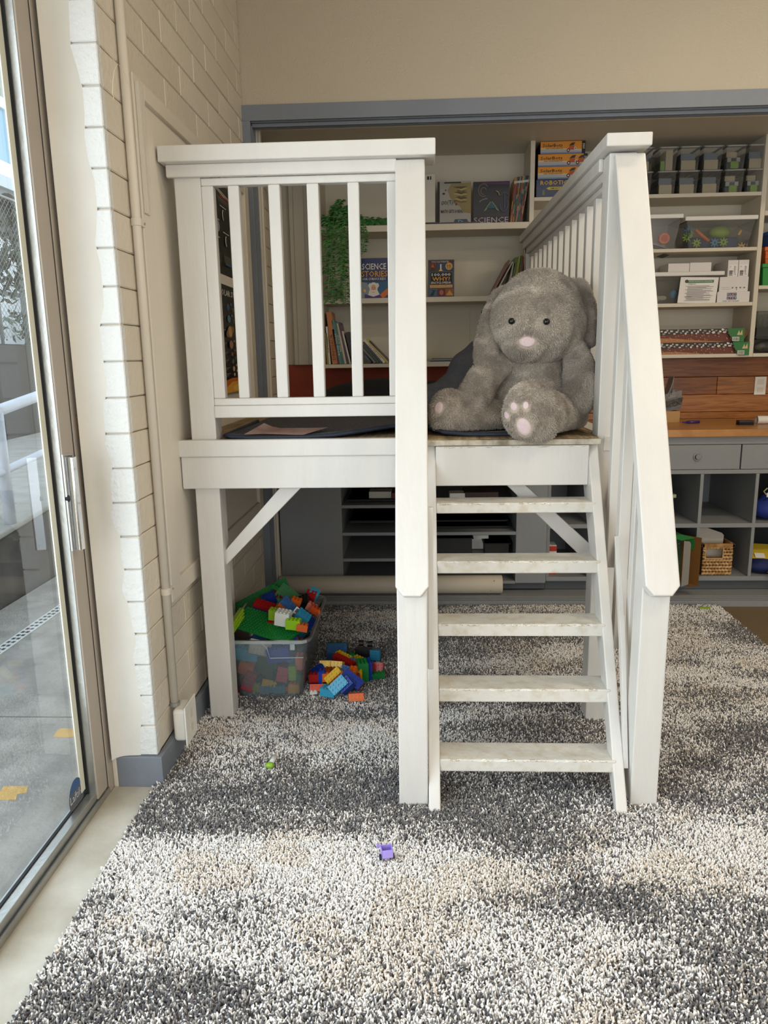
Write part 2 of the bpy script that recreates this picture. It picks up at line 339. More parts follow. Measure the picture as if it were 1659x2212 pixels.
# plastic raceway strip and conduit
r=thing('cable_cover','short cream plastic channel beside the conduit on the board edge','cable cover',(FX,2.52,1.9))
MB().box(FX+.0005,FX+.004,2.508,2.556,1.92,2.31).build('cover_plate',CREAM2,r,.003); MB().box(FX+.004,FX+.014,2.508,2.514,1.92,2.31).box(FX+.004,FX+.008,2.548,2.554,1.92,2.31).build('cover_lip',CREAM2,r)
cp=thing('conduit','cream painted conduit pipe running down the left wall to the outlet box','conduit',(-.886,2.46,.25))
MB().cyl((-.888,2.462,.232),(-.888,2.462,3.6),.0145,n=16).build('pipe',CREAM2,cp,smooth=True)
for z in(1.885,.655):
    MB().cyl((-.888,2.462,z-.012),(-.888,2.462,z+.012),.0175,n=16).box(-.905,-.874,2.478,2.502,z-.011,z+.011).build('clamp',CREAM2,cp,.002)
    MB().cyl((-.874,2.494,z),(-.871,2.494,z),.004,n=8).build('screw',METAL,cp)
MB().cyl((-.888,2.462,.222),(-.888,2.462,.236),.019,n=16).build('connector',METAL,cp)
st_=MB().tube([tuple(at(u,v,'x',-.868)) for u,v in((238,118),(247,132),(254,138),(262,146),(270,160),(277,183))],.001,4).tube([tuple(at(u,v,'x',-.868)) for u,v in((254,138),(247,152),(244,175),(243,200),(246,215))],.001,4).build('loose_string',mat('cream_thread','#dccdb0',.8))
st_['label']='thin pale string tied round the conduit near its top'; st_['category']='string'
ob=thing('outlet_box','white surface mounted outlet box with off white cover plate at the baseboard','outlet',(-.89,2.46,.12))
MB().box(-.885,-.838,2.418,2.515,.100,.222).build('box',PLW,ob,.012,seg=3)
MB().box(-.838,-.832,2.405,2.528,.088,.236).build('cover_plate',PLW,ob,.002)
MB().cyl((-.832,2.466,.162),(-.8305,2.466,.162),.003,n=8).box(-.832,-.8312,2.452,2.482,.172,.205).box(-.832,-.8312,2.452,2.482,.119,.152).build('socket',mat('ivory','#d8d2c2',.4),ob)
# second thin conduit under the board
o=MB().cyl((-.893,3.38,.118),(-.893,3.38,.60),.010,n=10).build('thin_conduit',CREAM2,smooth=True); o['label']='thin vertical pipe on the wall in the shadow below the framed board'; o['category']='conduit'
# space posters pinned in the framed board
def star_poster(y0,y1,z0,z1,label,kind):
    p=thing('poster',label,'poster',(FX-.014,(y0+y1)/2,(z0+z1)/2))
    MB().box(FX-.0155,FX-.0145,y0,y1,z0,z1).build('sheet',mat('poster_black','#15120f',.35),p)
    a=Art((FX-.0143,y0,z0),(0,1,0),(0,0,1),y1-y0,z1-z0); W=flat('#cfcabf'); G=flat('#8f8a80')
    if kind:
        a.text('THE SOLAR SYSTEM',.06,.90,.90,.055,W,True)
        for i,(c,yy,rr) in enumerate((('#3f5e7c',.80,.035),('#5b7f93',.69,.04),('#b58b57',.57,.06),('#a5745a',.45,.045),('#a34f2c',.36,.02),('#5c6f78',.29,.025),('#c0a583',.22,.028),('#c9c4ba',.165,.018))):
            a.disc(.50,yy,rr*1.3,rr*.9,flat(c)); a.disc(.60,yy+.035,.03,.012,flat(c))
            if i==2: a.poly([(.50+.13*math.cos(t/10*math.pi)*1.,yy+.045*math.sin(t/10*math.pi)+.03*math.cos(t/10*math.pi)) for t in range(20)],flat('#8a6a45')); a.disc(.50,yy,.055,.045,flat('#c79a63'))
            for k in range(3): a.rect(.62,yy-.005-.012*k,.32-.06*k,.004,G); a.rect(.08,yy+.01-.012*k,.28-.05*k,.004,G)
        a.poly([(0,0),(1,0),(1,.07),(.85,.11),(.6,.135),(.4,.135),(.15,.11),(0,.07)],flat('#c8651a')); a.poly([(.12,0),(.9,0),(.85,.05),(.6,.1),(.4,.1),(.2,.05)],flat('#e9a53a')); a.disc(.55,.04,.14,.03,flat('#f0c15a'))
    else:
        a.text('ROCKETS',.1,.93,.8,.05,flat('#c9a94a'),True); a.line(0,.93,1,.80,.004,W); a.line(0,.91,1,.78,.004,W); a.rect(.55,.80,.3,.018,flat('#8e3b2c'))
        for i in range(4): a.rect(.5,.785-.013*i,.42-.05*i,.003,G)
        for i,(x,y) in enumerate(((.25,.68),(.62,.62),(.42,.46),(.66,.36),(.4,.28))):
            a.disc(x,y,.03,.055,W); a.disc(x+.02,y,.03,.055,MATS['poster_black']); a.rect(x-.08,y+.075,.16,.008,W)
        a.disc(.44,.47,.05,.06,flat('#8f97a2')); a.disc(.4,.52,.03,.02,flat('#4e6c9a'))
        for i in range(9): a.rect(.12,.20-.013*i,.36-.02*(i%3),.003,G)
        for i in range(6): a.rect(.55,.19-.013*i,.36,.003,G)
        a.rect(.58,.10,.2,.02,flat('#39577c'))
        for i in range(40): a.rect(random.random()*.97,random.random()*.98,.008,.0025,G)
    a.build('print',p)
    for yy,zz_ in((y0+.012,z1-.012),(y1-.012,z1-.012)): MB().cyl((FX-.0145,yy,zz_),(FX-.009,yy,zz_),.004,n=8).build('pin',PLW,p)
star_poster(3.17,3.86,1.84,2.27,'upper black space poster pinned on the framed board behind the balusters','')
star_poster(3.30,3.90,1.30,1.795,'lower black solar system poster with an orange sun along its bottom edge',1)
# ================================================================ PLAY LOFT
L=thing('play_loft','white painted wooden play loft with a ladder stair in front of the closet','play loft',(0,2.76,0))
BV=.004
def lb(name,x0,x1,y0,y1,z0,z1,m=WHITE,**t): return MB().box(x0,x1,y0,y1,z0,z1).build(name,m,L,BV,loc=((x0+x1)/2,(y0+y1)/2,(z0+z1)/2),**t)
YF=2.765
for x0,x1 in((-.852,-.757),(-.064,.030),(.668,.762)):
    lb('post',x0,x1,YF,YF+.09,0 if x0!=-.064 else 0,2.125)
lb('post',.672,.762,4.76,4.85,1.15,2.125)
# front fascia
lb('fascia_board',-.890,-.06,2.738,2.763,.972,1.095); lb('fascia_cap',-.896,-.06,2.728,2.764,1.095,1.158)
# cap rails
lb('cap_rail',-.886,.070,2.705,2.86,2.122,2.175)
lb('cap_rail',.641,.792,2.70,4.86,2.130,2.172)
lb('apron',-.872,-.064,2.742,2.765,2.080,2.122)
lb('apron',.672,.690,2.86,4.80,2.055,2.13); lb('apron',.655,.672,2.86,4.80,2.085,2.13)
# front guard: rails, stiles, balusters
G=lambda u:at(u,400,'y',YF)[0]
lb('rail',-.757,-.064,YF,YF+.04,2.054,2.08); lb('rail',-.757,-.064,YF,YF+.04,1.283,1.310); lb('rail',-.757,-.064,YF-.006,YF+.045,1.238,1.283)
lb('stile',-.757,G(459.5),YF+.001,YF+.04,1.31,2.054); lb('stile',G(835),-.064,YF+.001,YF+.04,1.31,2.054)
for a,b in((490.6,515),(578,603.5),(661.4,687.5),(750,775)):
    lb('baluster',G(a),G(b),YF+.002,YF+.040,1.31,2.054)
# right guard balusters
lb('rail',.690,.728,2.855,4.76,2.035,2.075); lb('rail',.690,.728,2.855,4.76,1.25,1.29)
for k in range(12): y=3.05+.150*k; lb('baluster',.692,.728,y,y+.042,1.29,2.035)
lb('stile',.690,.73,2.855,2.93,1.25,2.075)
# deck
lb('deck_side',.690,.766,2.758,4.85,1.098,1.156); lb('deck_side',-.872,-.85,2.86,4.38,.97,1.135); lb('joist',.668,.70,2.86,4.38,.97,1.095)
DECK=woodmat('worn_deck_wood','#a98f66','#6e5c44',(10,1,1),.7)
y=2.739
for k in range(12):
    y1=min(y+.18,4.85); MB().box(-.89,.689 if k else .666,y,y1-.003,1.136,1.154).build('deck_board',DECK,L,.002); y=y1
MB().box(.032,.668,2.706,2.738,1.130,1.150).build('deck_nosing',mat('worn_nosing','#c9c0ae',.7,.4,40,var2='#85775f',vscale=22),L,.003)
# diagonal braces
def pz(pts,y): return [(at(u,v,'y',y)[0],at(u,v,'y',y)[2]) for u,v in pts]
MB().prism([(p[0],p[1]) for p in pz([(484,1192),(606,1052),(652,1052),(484,1226)],2.80)],'y',2.80,2.838).build('brace',WHITE,L,.003)
MB().prism(pz([(1092,1046),(1133,1046),(1284,1184),(1284,1230)],2.80),'y',2.80,2.838).build('brace',WHITE,L,.003)
# stair: stringers, riser, treads
K=.54
def stringer(x0,x1):
    f=lambda z:2.132+K*z
    P=[(f(1.148),1.148),(f(0),0),(f(0)+.035,0),(f(0)+.10,.08),(2.86,1.148-.05),(2.86,1.148)]
    P=[(f(1.145),1.145),(f(0.0),0.0),(f(0)+.03,0),(f(.16)+.045,.10),(f(.16)+.075,.17),(f(1.0)+.14,1.0),(f(1.0)+.14,1.145)]
    MB().prism(P,'x',x0,x1).build('stringer',WHITE,L,.004)
stringer(.031,.069); stringer(.628,.664)
lb('riser_board',.069,.628,2.712,2.738,.980,1.128)
for z,zb in((.931,.893),(.742,.697),(.547,.503),(.356,.309),(.158,.115)):
    Y=2.13+K*z; e=.004
    MB().box(.069,.640,Y-.003,Y+.112,zb,z).build('tread',WORN,L,.004)
CHIP=mat('bare_wood_chip','#a38f72',.8); CHIP2=mat('chalky_chip','#f0ece2',.7); rc=random.Random(9)
for z in(.931,.742,.547,.356,.158,1.1275):
    Y=2.13+K*z-.003 if z<1 else 2.712; ch=MB()
    for k in range(34):
        x=rc.uniform(.075,.60); l=rc.uniform(.004,.035); w_=rc.uniform(.001,.0035); ch.add([(x,Y-.0004,z-.004),(x+l*.3,Y-.0004,z-.004-w_),(x+l,Y-.0004,z-.0045),(x+l*.6,Y+.0012,z-.0012),(x+l*.6,Y+.0012+w_*2,z+.0003),(x,Y+.0012+w_*1.5,z+.0003),(x,Y+.0012,z-.0012)],[(0,1,2,3,6),(6,3,4,5)],0 if rc.random()<.6 else 1)
    ch.build('paint_chips',[CHIP,CHIP2],L,kind='stuff')
# lower rail posts and sloping hand rails
MB().prism([(2.176,0),(2.262,0),(2.262,.93),(2.176,.745)],'x',-.065,.029).build('post',WHITE,L,BV); MB().prism([(2.190,0),(2.276,0),(2.276,.965),(2.190,.775)],'x',.684,.770).build('post',WHITE,L,BV)
for x0,x1 in((-.068,.034),(.681,.783)):
    # a wide board lying on the slope, its lower end clipped at both corners
    a=Vector((0,2.138,.742)); b=Vector((0,2.742,2.118)); dr=(b-a).normalized(); nr=Vector((0,dr.z,-dr.y)); Lg=(b-a).length; Wd=x1-x0
    pl=[(.024,0),(Wd-.024,0),(Wd,.030),(Wd,Lg),(0,Lg),(0,.030)]
    V=[Vector((x0+p[0],a.y,a.z))+dr*p[1] for p in pl]; V+=[v+nr*.040 for v in V]; n=6
    F=[tuple(range(n)),tuple(range(n,2*n))[::-1]]+[((i+1)%n,i,n+i,n+(i+1)%n) for i in range(n)]
    m=MB().add(V,F); o=m.build('handrail',WHITE,L,.005,seg=3)
    # rail under the hand rail and stair balusters
    xi=(x0+x1)/2
    c=Vector((0,2.20,.68)); V=[]
    hz=lambda y:.742+(y-2.138-.044)*(1.376/.604)
    MB().prism([(2.262,hz(2.262)-.02),(2.765,hz(2.765)-.02),(2.765,hz(2.765)-.115),(2.262,hz(2.262)-.115)],'x',xi-.012,xi+.030).build('rail',WHITE,L,.003)
    for yb in(2.35,2.52,2.66):
        MB().prism([(yb,(yb-2.132)/K-.30),(yb+.042,(yb+.042-2.132)/K-.30),(yb+.042,hz(yb+.042)-.10),(yb,hz(yb)-.10)],'x',xi-.036,xi+.002).build('baluster',WHITE,L,.003)
    MB().prism([(2.262,.05),(2.30,.05),(2.765,.92),(2.765,1.01)],'x',xi-.010,xi+.02).build('rail',WHITE,L,.003)
MB().prism([(2.215,.13),(2.228,.13),(2.34,.50),(2.46,.845),(2.452,.85),(2.31,.50)],'x',.664,.680).build('strip',WHITE,L,.001)
lb('strip',.031,.050,2.262,2.285,.45,.99)
# nail heads
nh=MB()
for u,v in((1343,345),(1352,343),(1367,341),(1340,399)):
    p=at(u,v,'y',2.748); nh.cyl((p.x,p.y-.0,p.z),(p.x,p.y-.006,p.z),.004,n=8)
# ================================================================ RUG
def scatter(name,P,ROT,SCL,TINT,proto,m,parent,kind='stuff'):
    """points carry rotation, size and tint; a small proto mesh is instanced on each"""
    me=bpy.data.meshes.new(name); me.vertices.add(len(P)); me.vertices.foreach_set('co',np.ascontiguousarray(P,dtype=np.float32).ravel())
    for an,ty,arr in(('rot','FLOAT_VECTOR',ROT),('scl','FLOAT_VECTOR',SCL),('tint','FLOAT_COLOR',TINT)):
        a=me.attributes.new(an,ty,'POINT'); a.data.foreach_set('color' if ty=='FLOAT_COLOR' else 'vector',np.ascontiguousarray(arr,dtype=np.float32).ravel())
    me.materials.append(m); o=bpy.data.objects.new(name,me); COL.objects.link(o); o.parent=parent
    if parent: o.matrix_parent_inverse=parent.matrix_basis.inverted()
    g=bpy.data.node_groups.new(name,'GeometryNodeTree'); g.interface.new_socket('Geometry',in_out='INPUT',socket_type='NodeSocketGeometry'); g.interface.new_socket('Geometry',in_out='OUTPUT',socket_type='NodeSocketGeometry')
    N=g.nodes; gi=N.new('NodeGroupInput'); go=N.new('NodeGroupOutput'); ip=N.new('GeometryNodeInstanceOnPoints'); oi=N.new('GeometryNodeObjectInfo'); oi.inputs['Object'].default_value=proto
    def attr(n_,t): a=N.new('GeometryNodeInputNamedAttribute'); a.data_type=t; a.inputs['Name'].default_value=n_; return a.outputs['Attribute']
    g.links.new(gi.outputs[0],ip.inputs['Points']); g.links.new(oi.outputs['Geometry'],ip.inputs['Instance'])
    er=N.new('FunctionNodeEulerToRotation'); g.links.new(attr('rot','FLOAT_VECTOR'),er.inputs[0]); g.links.new(er.outputs[0],ip.inputs['Rotation'])
    g.links.new(attr('scl','FLOAT_VECTOR'),ip.inputs['Scale']); g.links.new(ip.outputs[0],go.inputs[0])
    md=o.modifiers.new('scatter','NODES'); md.node_group=g
    if kind: o['kind']=kind
    return o
def instmat(name,rough=.9,sheen=.2,tipdark=None):
    m=mat(name,'#ffffff',rough,sheen=sheen,var=0); n=m.node_tree; b=n.nodes['Principled BSDF']; a=n.nodes.new('ShaderNodeAttribute'); a.attribute_type='INSTANCER'; a.attribute_name='tint'
    n.links.new(a.outputs['Color'],b.inputs['Base Color']); b.inputs['Specular IOR Level'].default_value=.2; return m
def proto_tuft(name,n,rings,bend,m):
    V=[];F=[]
    for k,(r,z) in enumerate(rings):
        for i in range(n):
            an=2*math.pi*i/n+k*.5; V.append((bend*z*z+r*math.cos(an),r*math.sin(an),z))
    for k in range(len(rings)-1):
        for i in range(n): F.append((k*n+i,k*n+(i+1)%n,(k+1)*n+(i+1)%n,(k+1)*n+i))
    F.append(tuple(range((len(rings)-1)*n,len(rings)*n)))
    me=bpy.data.meshes.new(name); me.from_pydata(V,[],F); me.materials.append(m); me.polygons.foreach_set('use_smooth',[True]*len(F)); return bpy.data.objects.new(name,me)
def vnoise(x,y,sx_,sy_,seed,octs=3):
    out=np.zeros_like(x); amp=1; tot=0
    for o_ in range(octs):
        r=np.random.default_rng(seed+o_).random((256,256)); X=x*sx_*2**o_+31.7*o_; Y=y*sy_*2**o_+17.3*o_
        xi=np.floor(X).astype(int); yi=np.floor(Y).astype(int); fx=X-xi; fy=Y-yi; fx=fx*fx*(3-2*fx); fy=fy*fy*(3-2*fy)
        g=lambda a,b:r[a%256,b%256]
        out+=amp*((g(xi,yi)*(1-fx)+g(xi+1,yi)*fx)*(1-fy)+(g(xi,yi+1)*(1-fx)+g(xi+1,yi+1)*fx)*fy); tot+=amp; amp*=.5
    return out/tot
RX0,RX1,RY0,RY1=-.91,1.735,.35,4.16
rug=box('area_rug',RX0,RX1,RY0,RY1,0.001,.008,mat('rug_backing','#6c655c',.95)); rug['label']='large shaggy rug blotched in cream, grey and charcoal under the loft'; rug['category']='rug'
RUGM=instmat('rug_yarn')
tuft=proto_tuft('tuft',6,[(.0018,0),(.0024,.006),(.0029,.012),(.0026,.016),(.0012,.0185)],18,RUGM)
S=.0054
gx,gy=np.meshgrid(np.arange(RX0,RX1,S),np.arange(RY0,RY1,S)); gx=gx.ravel(); gy=gy.ravel(); N_=len(gx)
gx=gx+rng.uniform(-.5,.5,N_)*S; gy=gy+rng.uniform(-.5,.5,N_)*S
D=.62*vnoise(gx,gy,1.6,4.2,5,4)+.38*vnoise(gx+9,gy+3,4.0,9,40,3)
# the broad dark and pale blotches of the weave (u,v picture measurements turned into floor places)
def blob(u,v,ru,rv,amp):
    c=at(u,v,'z',.02); e=at(u+ru,v,'z',.02); f=at(u,v+rv,'z',.02); sx_=abs(e.x-c.x); sy_=max(.03,abs(f.y-c.y))
    return amp*np.exp(-(((gx-c.x)/sx_)**2+((gy-c.y)/sy_)**2))
for a in((420,1850,260,60,-.34),(700,1860,200,60,-.30),(900,1900,160,70,-.20),(330,1920,120,40,-.1),(420,1960,280,45,.16),(800,1985,260,55,.10),(560,1690,260,60,.16),(520,1590,150,60,.12),(820,1700,90,50,.10),(1120,1730,200,60,.10),(1180,1830,140,60,.08),
          (1560,1840,180,70,-.30),(1380,1860,120,50,-.12),(1120,1945,160,25,.16),(1450,1960,220,45,.14),(1250,2020,250,50,-.10),(960,1990,90,50,.08),(1250,2120,70,40,-.12),(980,2180,200,50,.14),(1420,2130,120,50,.10),(1600,2050,90,70,.10),
          (160,2160,130,40,.10),(400,2130,120,40,.06),(620,2120,150,50,-.10),(250,2060,120,50,-.08),(500,1780,150,25,.12),(650,1560,140,40,-.16),(1000,1590,250,50,-.02),(1100,1560,200,40,.06),(700,1500,120,30,-.08),(1000,1380,300,30,.08),(1500,1500,100,20,.1),(1550,1700,120,60,.14),(1520,1390,80,20,-.12),(1000,1325,350,16,-.08),(1500,1620,120,25,-.08),(1480,1450,60,20,-.12),(760,1350,80,25,.1),(400,1720,100,40,-.06)):
    D=D+blob(*a)
D=D+rng.normal(0,.075,N_)
T=1/(1+np.exp(-(D-.50)*15))           # 0 pale .. 1 dark
pale=np.array(lin('#f7f3ee')); cream=np.array(lin('#e8d8c5')); dark=np.array(lin('#6a686a')); mid=np.array(lin('#aaa49e'))
cm=(vnoise(gx,gy,5,6,77,2)>.56)[:,None]*rng.random((N_,1))
base=pale*(1-cm*.8)+cream*cm*.8
rr=rng.random(N_)
pick=np.where(rr<T*.62,2,np.where(rr<T*.62+T*.30+.06,1,0))
C=np.where((pick==2)[:,None],dark,np.where((pick==1)[:,None],mid,base))*rng.uniform(.78,1.08,(N_,1))
TINT=np.c_[np.clip(C,0,1),np.ones(N_)]
ROT=np.c_[rng.normal(0,.34,N_)+.10,rng.normal(0,.34,N_),rng.uniform(0,6.28,N_)]
sc_=rng.uniform(.75,1.1,N_); hz_=rng.uniform(.7,1.05,N_)
scatter('pile',np.c_[gx,gy,np.full(N_,.006)],ROT,np.c_[sc_,sc_,hz_],TINT,tuft,RUGM,rug)
# ================================================================ OUTSIDE THE DOOR
PAVE=mat('pavement','#aaa49b',.9,.6,60,var2='#8e8981',vscale=6)
for i,(a,b) in enumerate(((-2.6,2.845),(2.855,5.6),(5.61,14))):
    struct(box('pavement',-2.56,-1.162,a,b,-.12,-.03,PAVE))
struct(box('ground',-22,-1.17,-3,26,-.5,-.121,mat('earth','#6f6a5f',.95,.5,8)))
dr=thing('drain_channel','white slotted drain strip set in the concrete path outside the door','drain',(-2.2,4,-.03))
MB().box(-2.235,-2.165,1.5,9,-.03,-.024).build('grate',mat('drain_white','#d4d4cf',.5),dr)
sl=MB()
for k in range(150): y=1.52+.05*k; sl.box(-2.222,-2.204,y,y+.026,-.024,-.0232).box(-2.196,-2.178,y,y+.026,-.024,-.0232)
sl.build('slots',mat('slot_dark','#4a4a48',.9),dr,kind='stuff')
YP=mat('yellow_paint_patch','#d3a860',.8,.3,30,var2='#c09a62',vscale=12)
for nm,pts in(('worn yellow paint patch on the concrete path near the door frame',((115,1592),(150,1593),(175,1588),(172,1574),(130,1573),(122,1580))),
              ('worn yellow L shaped paint mark on the concrete path in front of the door',((-10,1728),(35,1727),(37,1715),(58,1712),(60,1698),(8,1698),(0,1710),(-20,1710)))):
    q=[at(u,v,'z',-.0285) for u,v in pts]; o=MB().prism([(p.x,p.y) for p in q],'z',-.0299,-.0285).build('paint_mark',YP); o['label']=nm; o['category']='paint mark'
DKC=mat('weathered_dark_concrete','#6b6660',.9,.5,9,var2='#4b4641',vscale=2.5)
cw=thing('ramp_curb','low weathered concrete ramp wall outside carrying the white railing','wall',(-2.7,4.5,0))
zt=lambda y:.38+.095*(y-4.37)
MB().prism([(1.0,-.12),(9,-.12),(9,zt(9)),(1.0,zt(1))],'x',-2.80,-2.60).build('wall_body',DKC,cw,.02)
MB().prism([(1.0,zt(1)),(9,zt(9)),(9,zt(9)+.035),(1.0,zt(1)+.035)],'x',-2.83,-2.585).build('coping',mat('coping','#a39e95',.9,.6,14,.2,6),cw,.012)
ramp=struct(MB().prism([(1,-.1),(14,-.1),(14,.30),(7,.20),(1,.0)],'x',-6.5,-2.80).build('ramp',mat('ramp_concrete','#a8a39a',.9,.5,20,.2,4)))
RP=mat('railing_white','#c9ced8',.4,.05,20,.05,5)
rl=thing('hand_railing','white painted pipe railing along the ramp outside the glass door','railing',(-2.7,4.5,.4))
for y in(4.58,6.9,2.4): MB().cyl((-2.64,y,zt(y)+.03),(-2.64,y,1.18+.125*(y-4.55)),.036,n=14).build('post',RP,rl,smooth=True)
MB().cyl((-2.64,1.2,1.155+.125*(1.2-4.55)),(-2.64,8.8,1.155+.125*(8.8-4.55)),.036,n=14).build('top_rail',RP,rl,smooth=True)
MB().cyl((-2.64,1.2,.765+.10*(1.2-4.45)),(-2.64,8.8,.765+.10*(8.8-4.45)),.026,n=12).build('mid_rail',RP,rl,smooth=True)
# retaining wall of grey blocks
rw=thing('retaining_wall','grey concrete block retaining wall with a tan cap beyond the ramp','wall',(-6.5,11,0))
MB().box(-6.8,-6.54,6,22,-.2,1.745).build('core',mat('block_gap','#45423e',.9),rw)
GB=[mat('grey_block_%d'%i,c,.9,.4,12,.12,2) for i,c in enumerate(('#cfcdc8','#c8c6c1','#c1bfba'))]
for k in range(6):
    y=8.6+(.34 if k%2 else 0)
    while y<17: block('block',-6.57,-6.50,y,y+.665,-.24+k*.34,.085+k*.34,GB[random.randrange(3)],rw,.012); y+=.68
y=8.6
while y<17: block('cap_stone',-6.62,-6.46,y,y+.665,1.745,1.83,mat('tan_cap','#cbb698',.9,.3,10,.15,3),rw,.012); y+=.68
# chain link fence
cf=thing('chain_fence','grey chain link fence standing on the block retaining wall outside','fence',(-6.55,12,1.83))
GM=mat('galvanised','#8d9190',.5,metal=.4)
for y in(9.4,11.9,14.4): MB().cyl((-6.62,y,1.83),(-6.62,y,4.1),.03,n=10).build('post',GM,cf,smooth=True)
MB().cyl((-6.62,9,4.08),(-6.62,16,4.08),.022,n=8).build('top_rail',GM,cf)
wire=MB(); s_=.11
for k in range(95):
    y0=7.2+k*s_; wire.cyl((-6.62,y0,1.86),(-6.62,y0+2.2,4.06),.0035,n=3,caps=False); wire.cyl((-6.615,y0+2.2,1.86),(-6.615,y0,4.06),.0035,n=3,caps=False)
wire.build('wire_mesh',GM,cf,kind='stuff')
# trees behind the fence
def leafmesh(name,c,r,n,sz,m,parent):
    b=MB()
    for i in range(n):
        p=Vector((random.gauss(0,.5),random.gauss(0,.5),random.gauss(0,.5))); 
        p=Vector((c[0]+p.x*r[0],c[1]+p.y*r[1],c[2]+p.z*r[2])); u=Vector((random.uniform(-1,1),random.uniform(-1,1),random.uniform(-1,1))).normalized(); v=u.cross(Vector((random.uniform(-1,1),random.uniform(-1,1),random.uniform(-1,1)))).normalized(); s=sz*random.uniform(.6,1.3)
        b.add([p-u*s,p+v*s*.4,p+u*s,p-v*s*.4],[(0,1,2,3)])
    o=b.build(name,m,parent); o['kind']='stuff'; return o
for i,(x,y,h,lab,c) in enumerate(((-7.9,13.2,3.4,'dark leafy tree with a forked trunk behind the chain link fence','#3f4a3a'),(-7.8,16.8,2.3,'low grey green shrub growing behind the chain link fence','#6d7a66'))):
    t=thing('tree',lab,'tree',(x,y,1.0)); bk=mat('bark','#5b5650',.9,.5,20)
    MB().tube([(x,y,.6),(x+.1,y,1.8),(x-.05,y+.1,h*.75)],[.22,.17,.10],10).tube([(x+.1,y,1.8),(x+.1,y-.9,2.6),(x,y-1.6,3.4)],[.14,.10,.06],8).tube([(x+.05,y,2.0),(x,y+.8,2.9),(x,y+1.5,3.6)],[.12,.09,.05],8).build('trunk',bk,t,smooth=True)
    leafmesh('foliage',(x,y+(1.2 if i==0 else 0),h*(1.0 if i==0 else .95)),(1.2,1.6,.7 if i==0 else .5),900,.10,mat('leaf_'+c[1:],c,.7),t)
# neighbouring building
bd=thing('white_building','white two storey building with blue tinted windows seen through the door','building',(-9.4,20,0))
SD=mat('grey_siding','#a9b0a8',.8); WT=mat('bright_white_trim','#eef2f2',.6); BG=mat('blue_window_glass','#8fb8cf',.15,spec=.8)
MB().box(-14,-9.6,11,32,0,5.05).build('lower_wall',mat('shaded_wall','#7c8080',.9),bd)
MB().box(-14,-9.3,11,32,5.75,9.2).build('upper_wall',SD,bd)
MB().box(-14,-8.9,10.8,32.2,5.2,5.45).build('fascia',mat('fascia_blue_grey','#c6d2d8',.6),bd); MB().box(-14,-8.98,10.9,32.1,5.45,5.78).build('trim_band',WT,bd)
MB().box(-14,-9.2,10.9,32,7.05,7.28).build('trim_band',WT,bd); MB().box(-14,-9.15,10.9,32,8.35,8.75).build('trim_band',WT,bd)
for k in range(8):
    y=12.0+2.4*k; f=MB().box(-9.3,-9.22,y,y+2.2,5.8,5.9).box(-9.3,-9.22,y,y+.1,5.8,7.05).box(-9.3,-9.22,y+1.05,y+1.13,5.8,7.05).box(-9.3,-9.22,y+2.1,y+2.2,5.8,7.05).build('window',WT,bd)
    MB().box(-9.298,-9.27,y+.1,y+2.1,5.9,7.05).build('pane',BG,f)
for k in range(6):
    y=12.5+3.0*k; MB().box(-9.25,-8.95,y,y+.3,0,5.2).build('column',mat('column_grey','#8a8f90',.8),bd)
    pts=[(y+.3+2.7*j/12,5.2-.0) for j in range(13)]; arch=[(y+.3+2.7*j/12,4.2+.95*math.sin(math.pi*j/12)) for j in range(13)]
    MB().prism([(y+.3,5.2)]+arch+[(y+3.0,5.2)],'x',-9.2,-9.0).build('arch',MATS['column_grey'],bd)
for k in range(6): y=12.9+3.0*k; w2=MB().box(-9.6,-9.52,y+.2,y+2.2,1.9,4.3).build('window',mat('bright_pane','#e8eff2',.3),bd); MB().box(-9.52,-9.50,y+1.15,y+1.25,1.9,4.3).box(-9.52,-9.50,y+.2,y+2.2,3.0,3.1).build('mullion',mat('dark_mullion','#5f6668',.5),w2)
MB().prism([(-9.6,9.15),(-8.4,9.0),(-14,11.5)],'y',10.5,32.5).build('roof',mat('roof_purple_grey','#6d6672',.8),bd)
# ================================================================ CLOSET: LOW CABINETS, WORKTOP, BOOKCASES
YC=4.44
lc=thing('open_shelf_unit','dark grey low shelf unit under the loft with three open shelves','shelf unit',(.0,4.42,.03))
YU=4.41
MB().box(-.845,-.462,YU,YU+.02,.085,.965).build('side_panel',GREYC,lc,.002); MB().box(.600,.785,YU,YU+.02,.075,.965).build('side_panel',GREYC,lc,.002)
MB().box(-.484,-.462,YU+.02,5.15,.085,.965).build('divider',GREYC,lc); MB().box(.600,.622,YU+.02,5.15,.085,.965).build('divider',GREYC,lc)
MB().box(-.845,.785,YU+.03,5.15,.03,.085).build('plinth',DARKG,lc); MB().box(-.845,.785,5.13,5.15,.085,.965).build('back_panel',DARKG,lc)
for z in(.235,.400,.572): MB().box(-.462,.600,YU+.002,5.13,z-.020,z).build('shelf',GREYC,lc,.002)
MB().box(-.462,.600,YU+.002,5.13,.070,.088).build('shelf',GREYC,lc,.002)
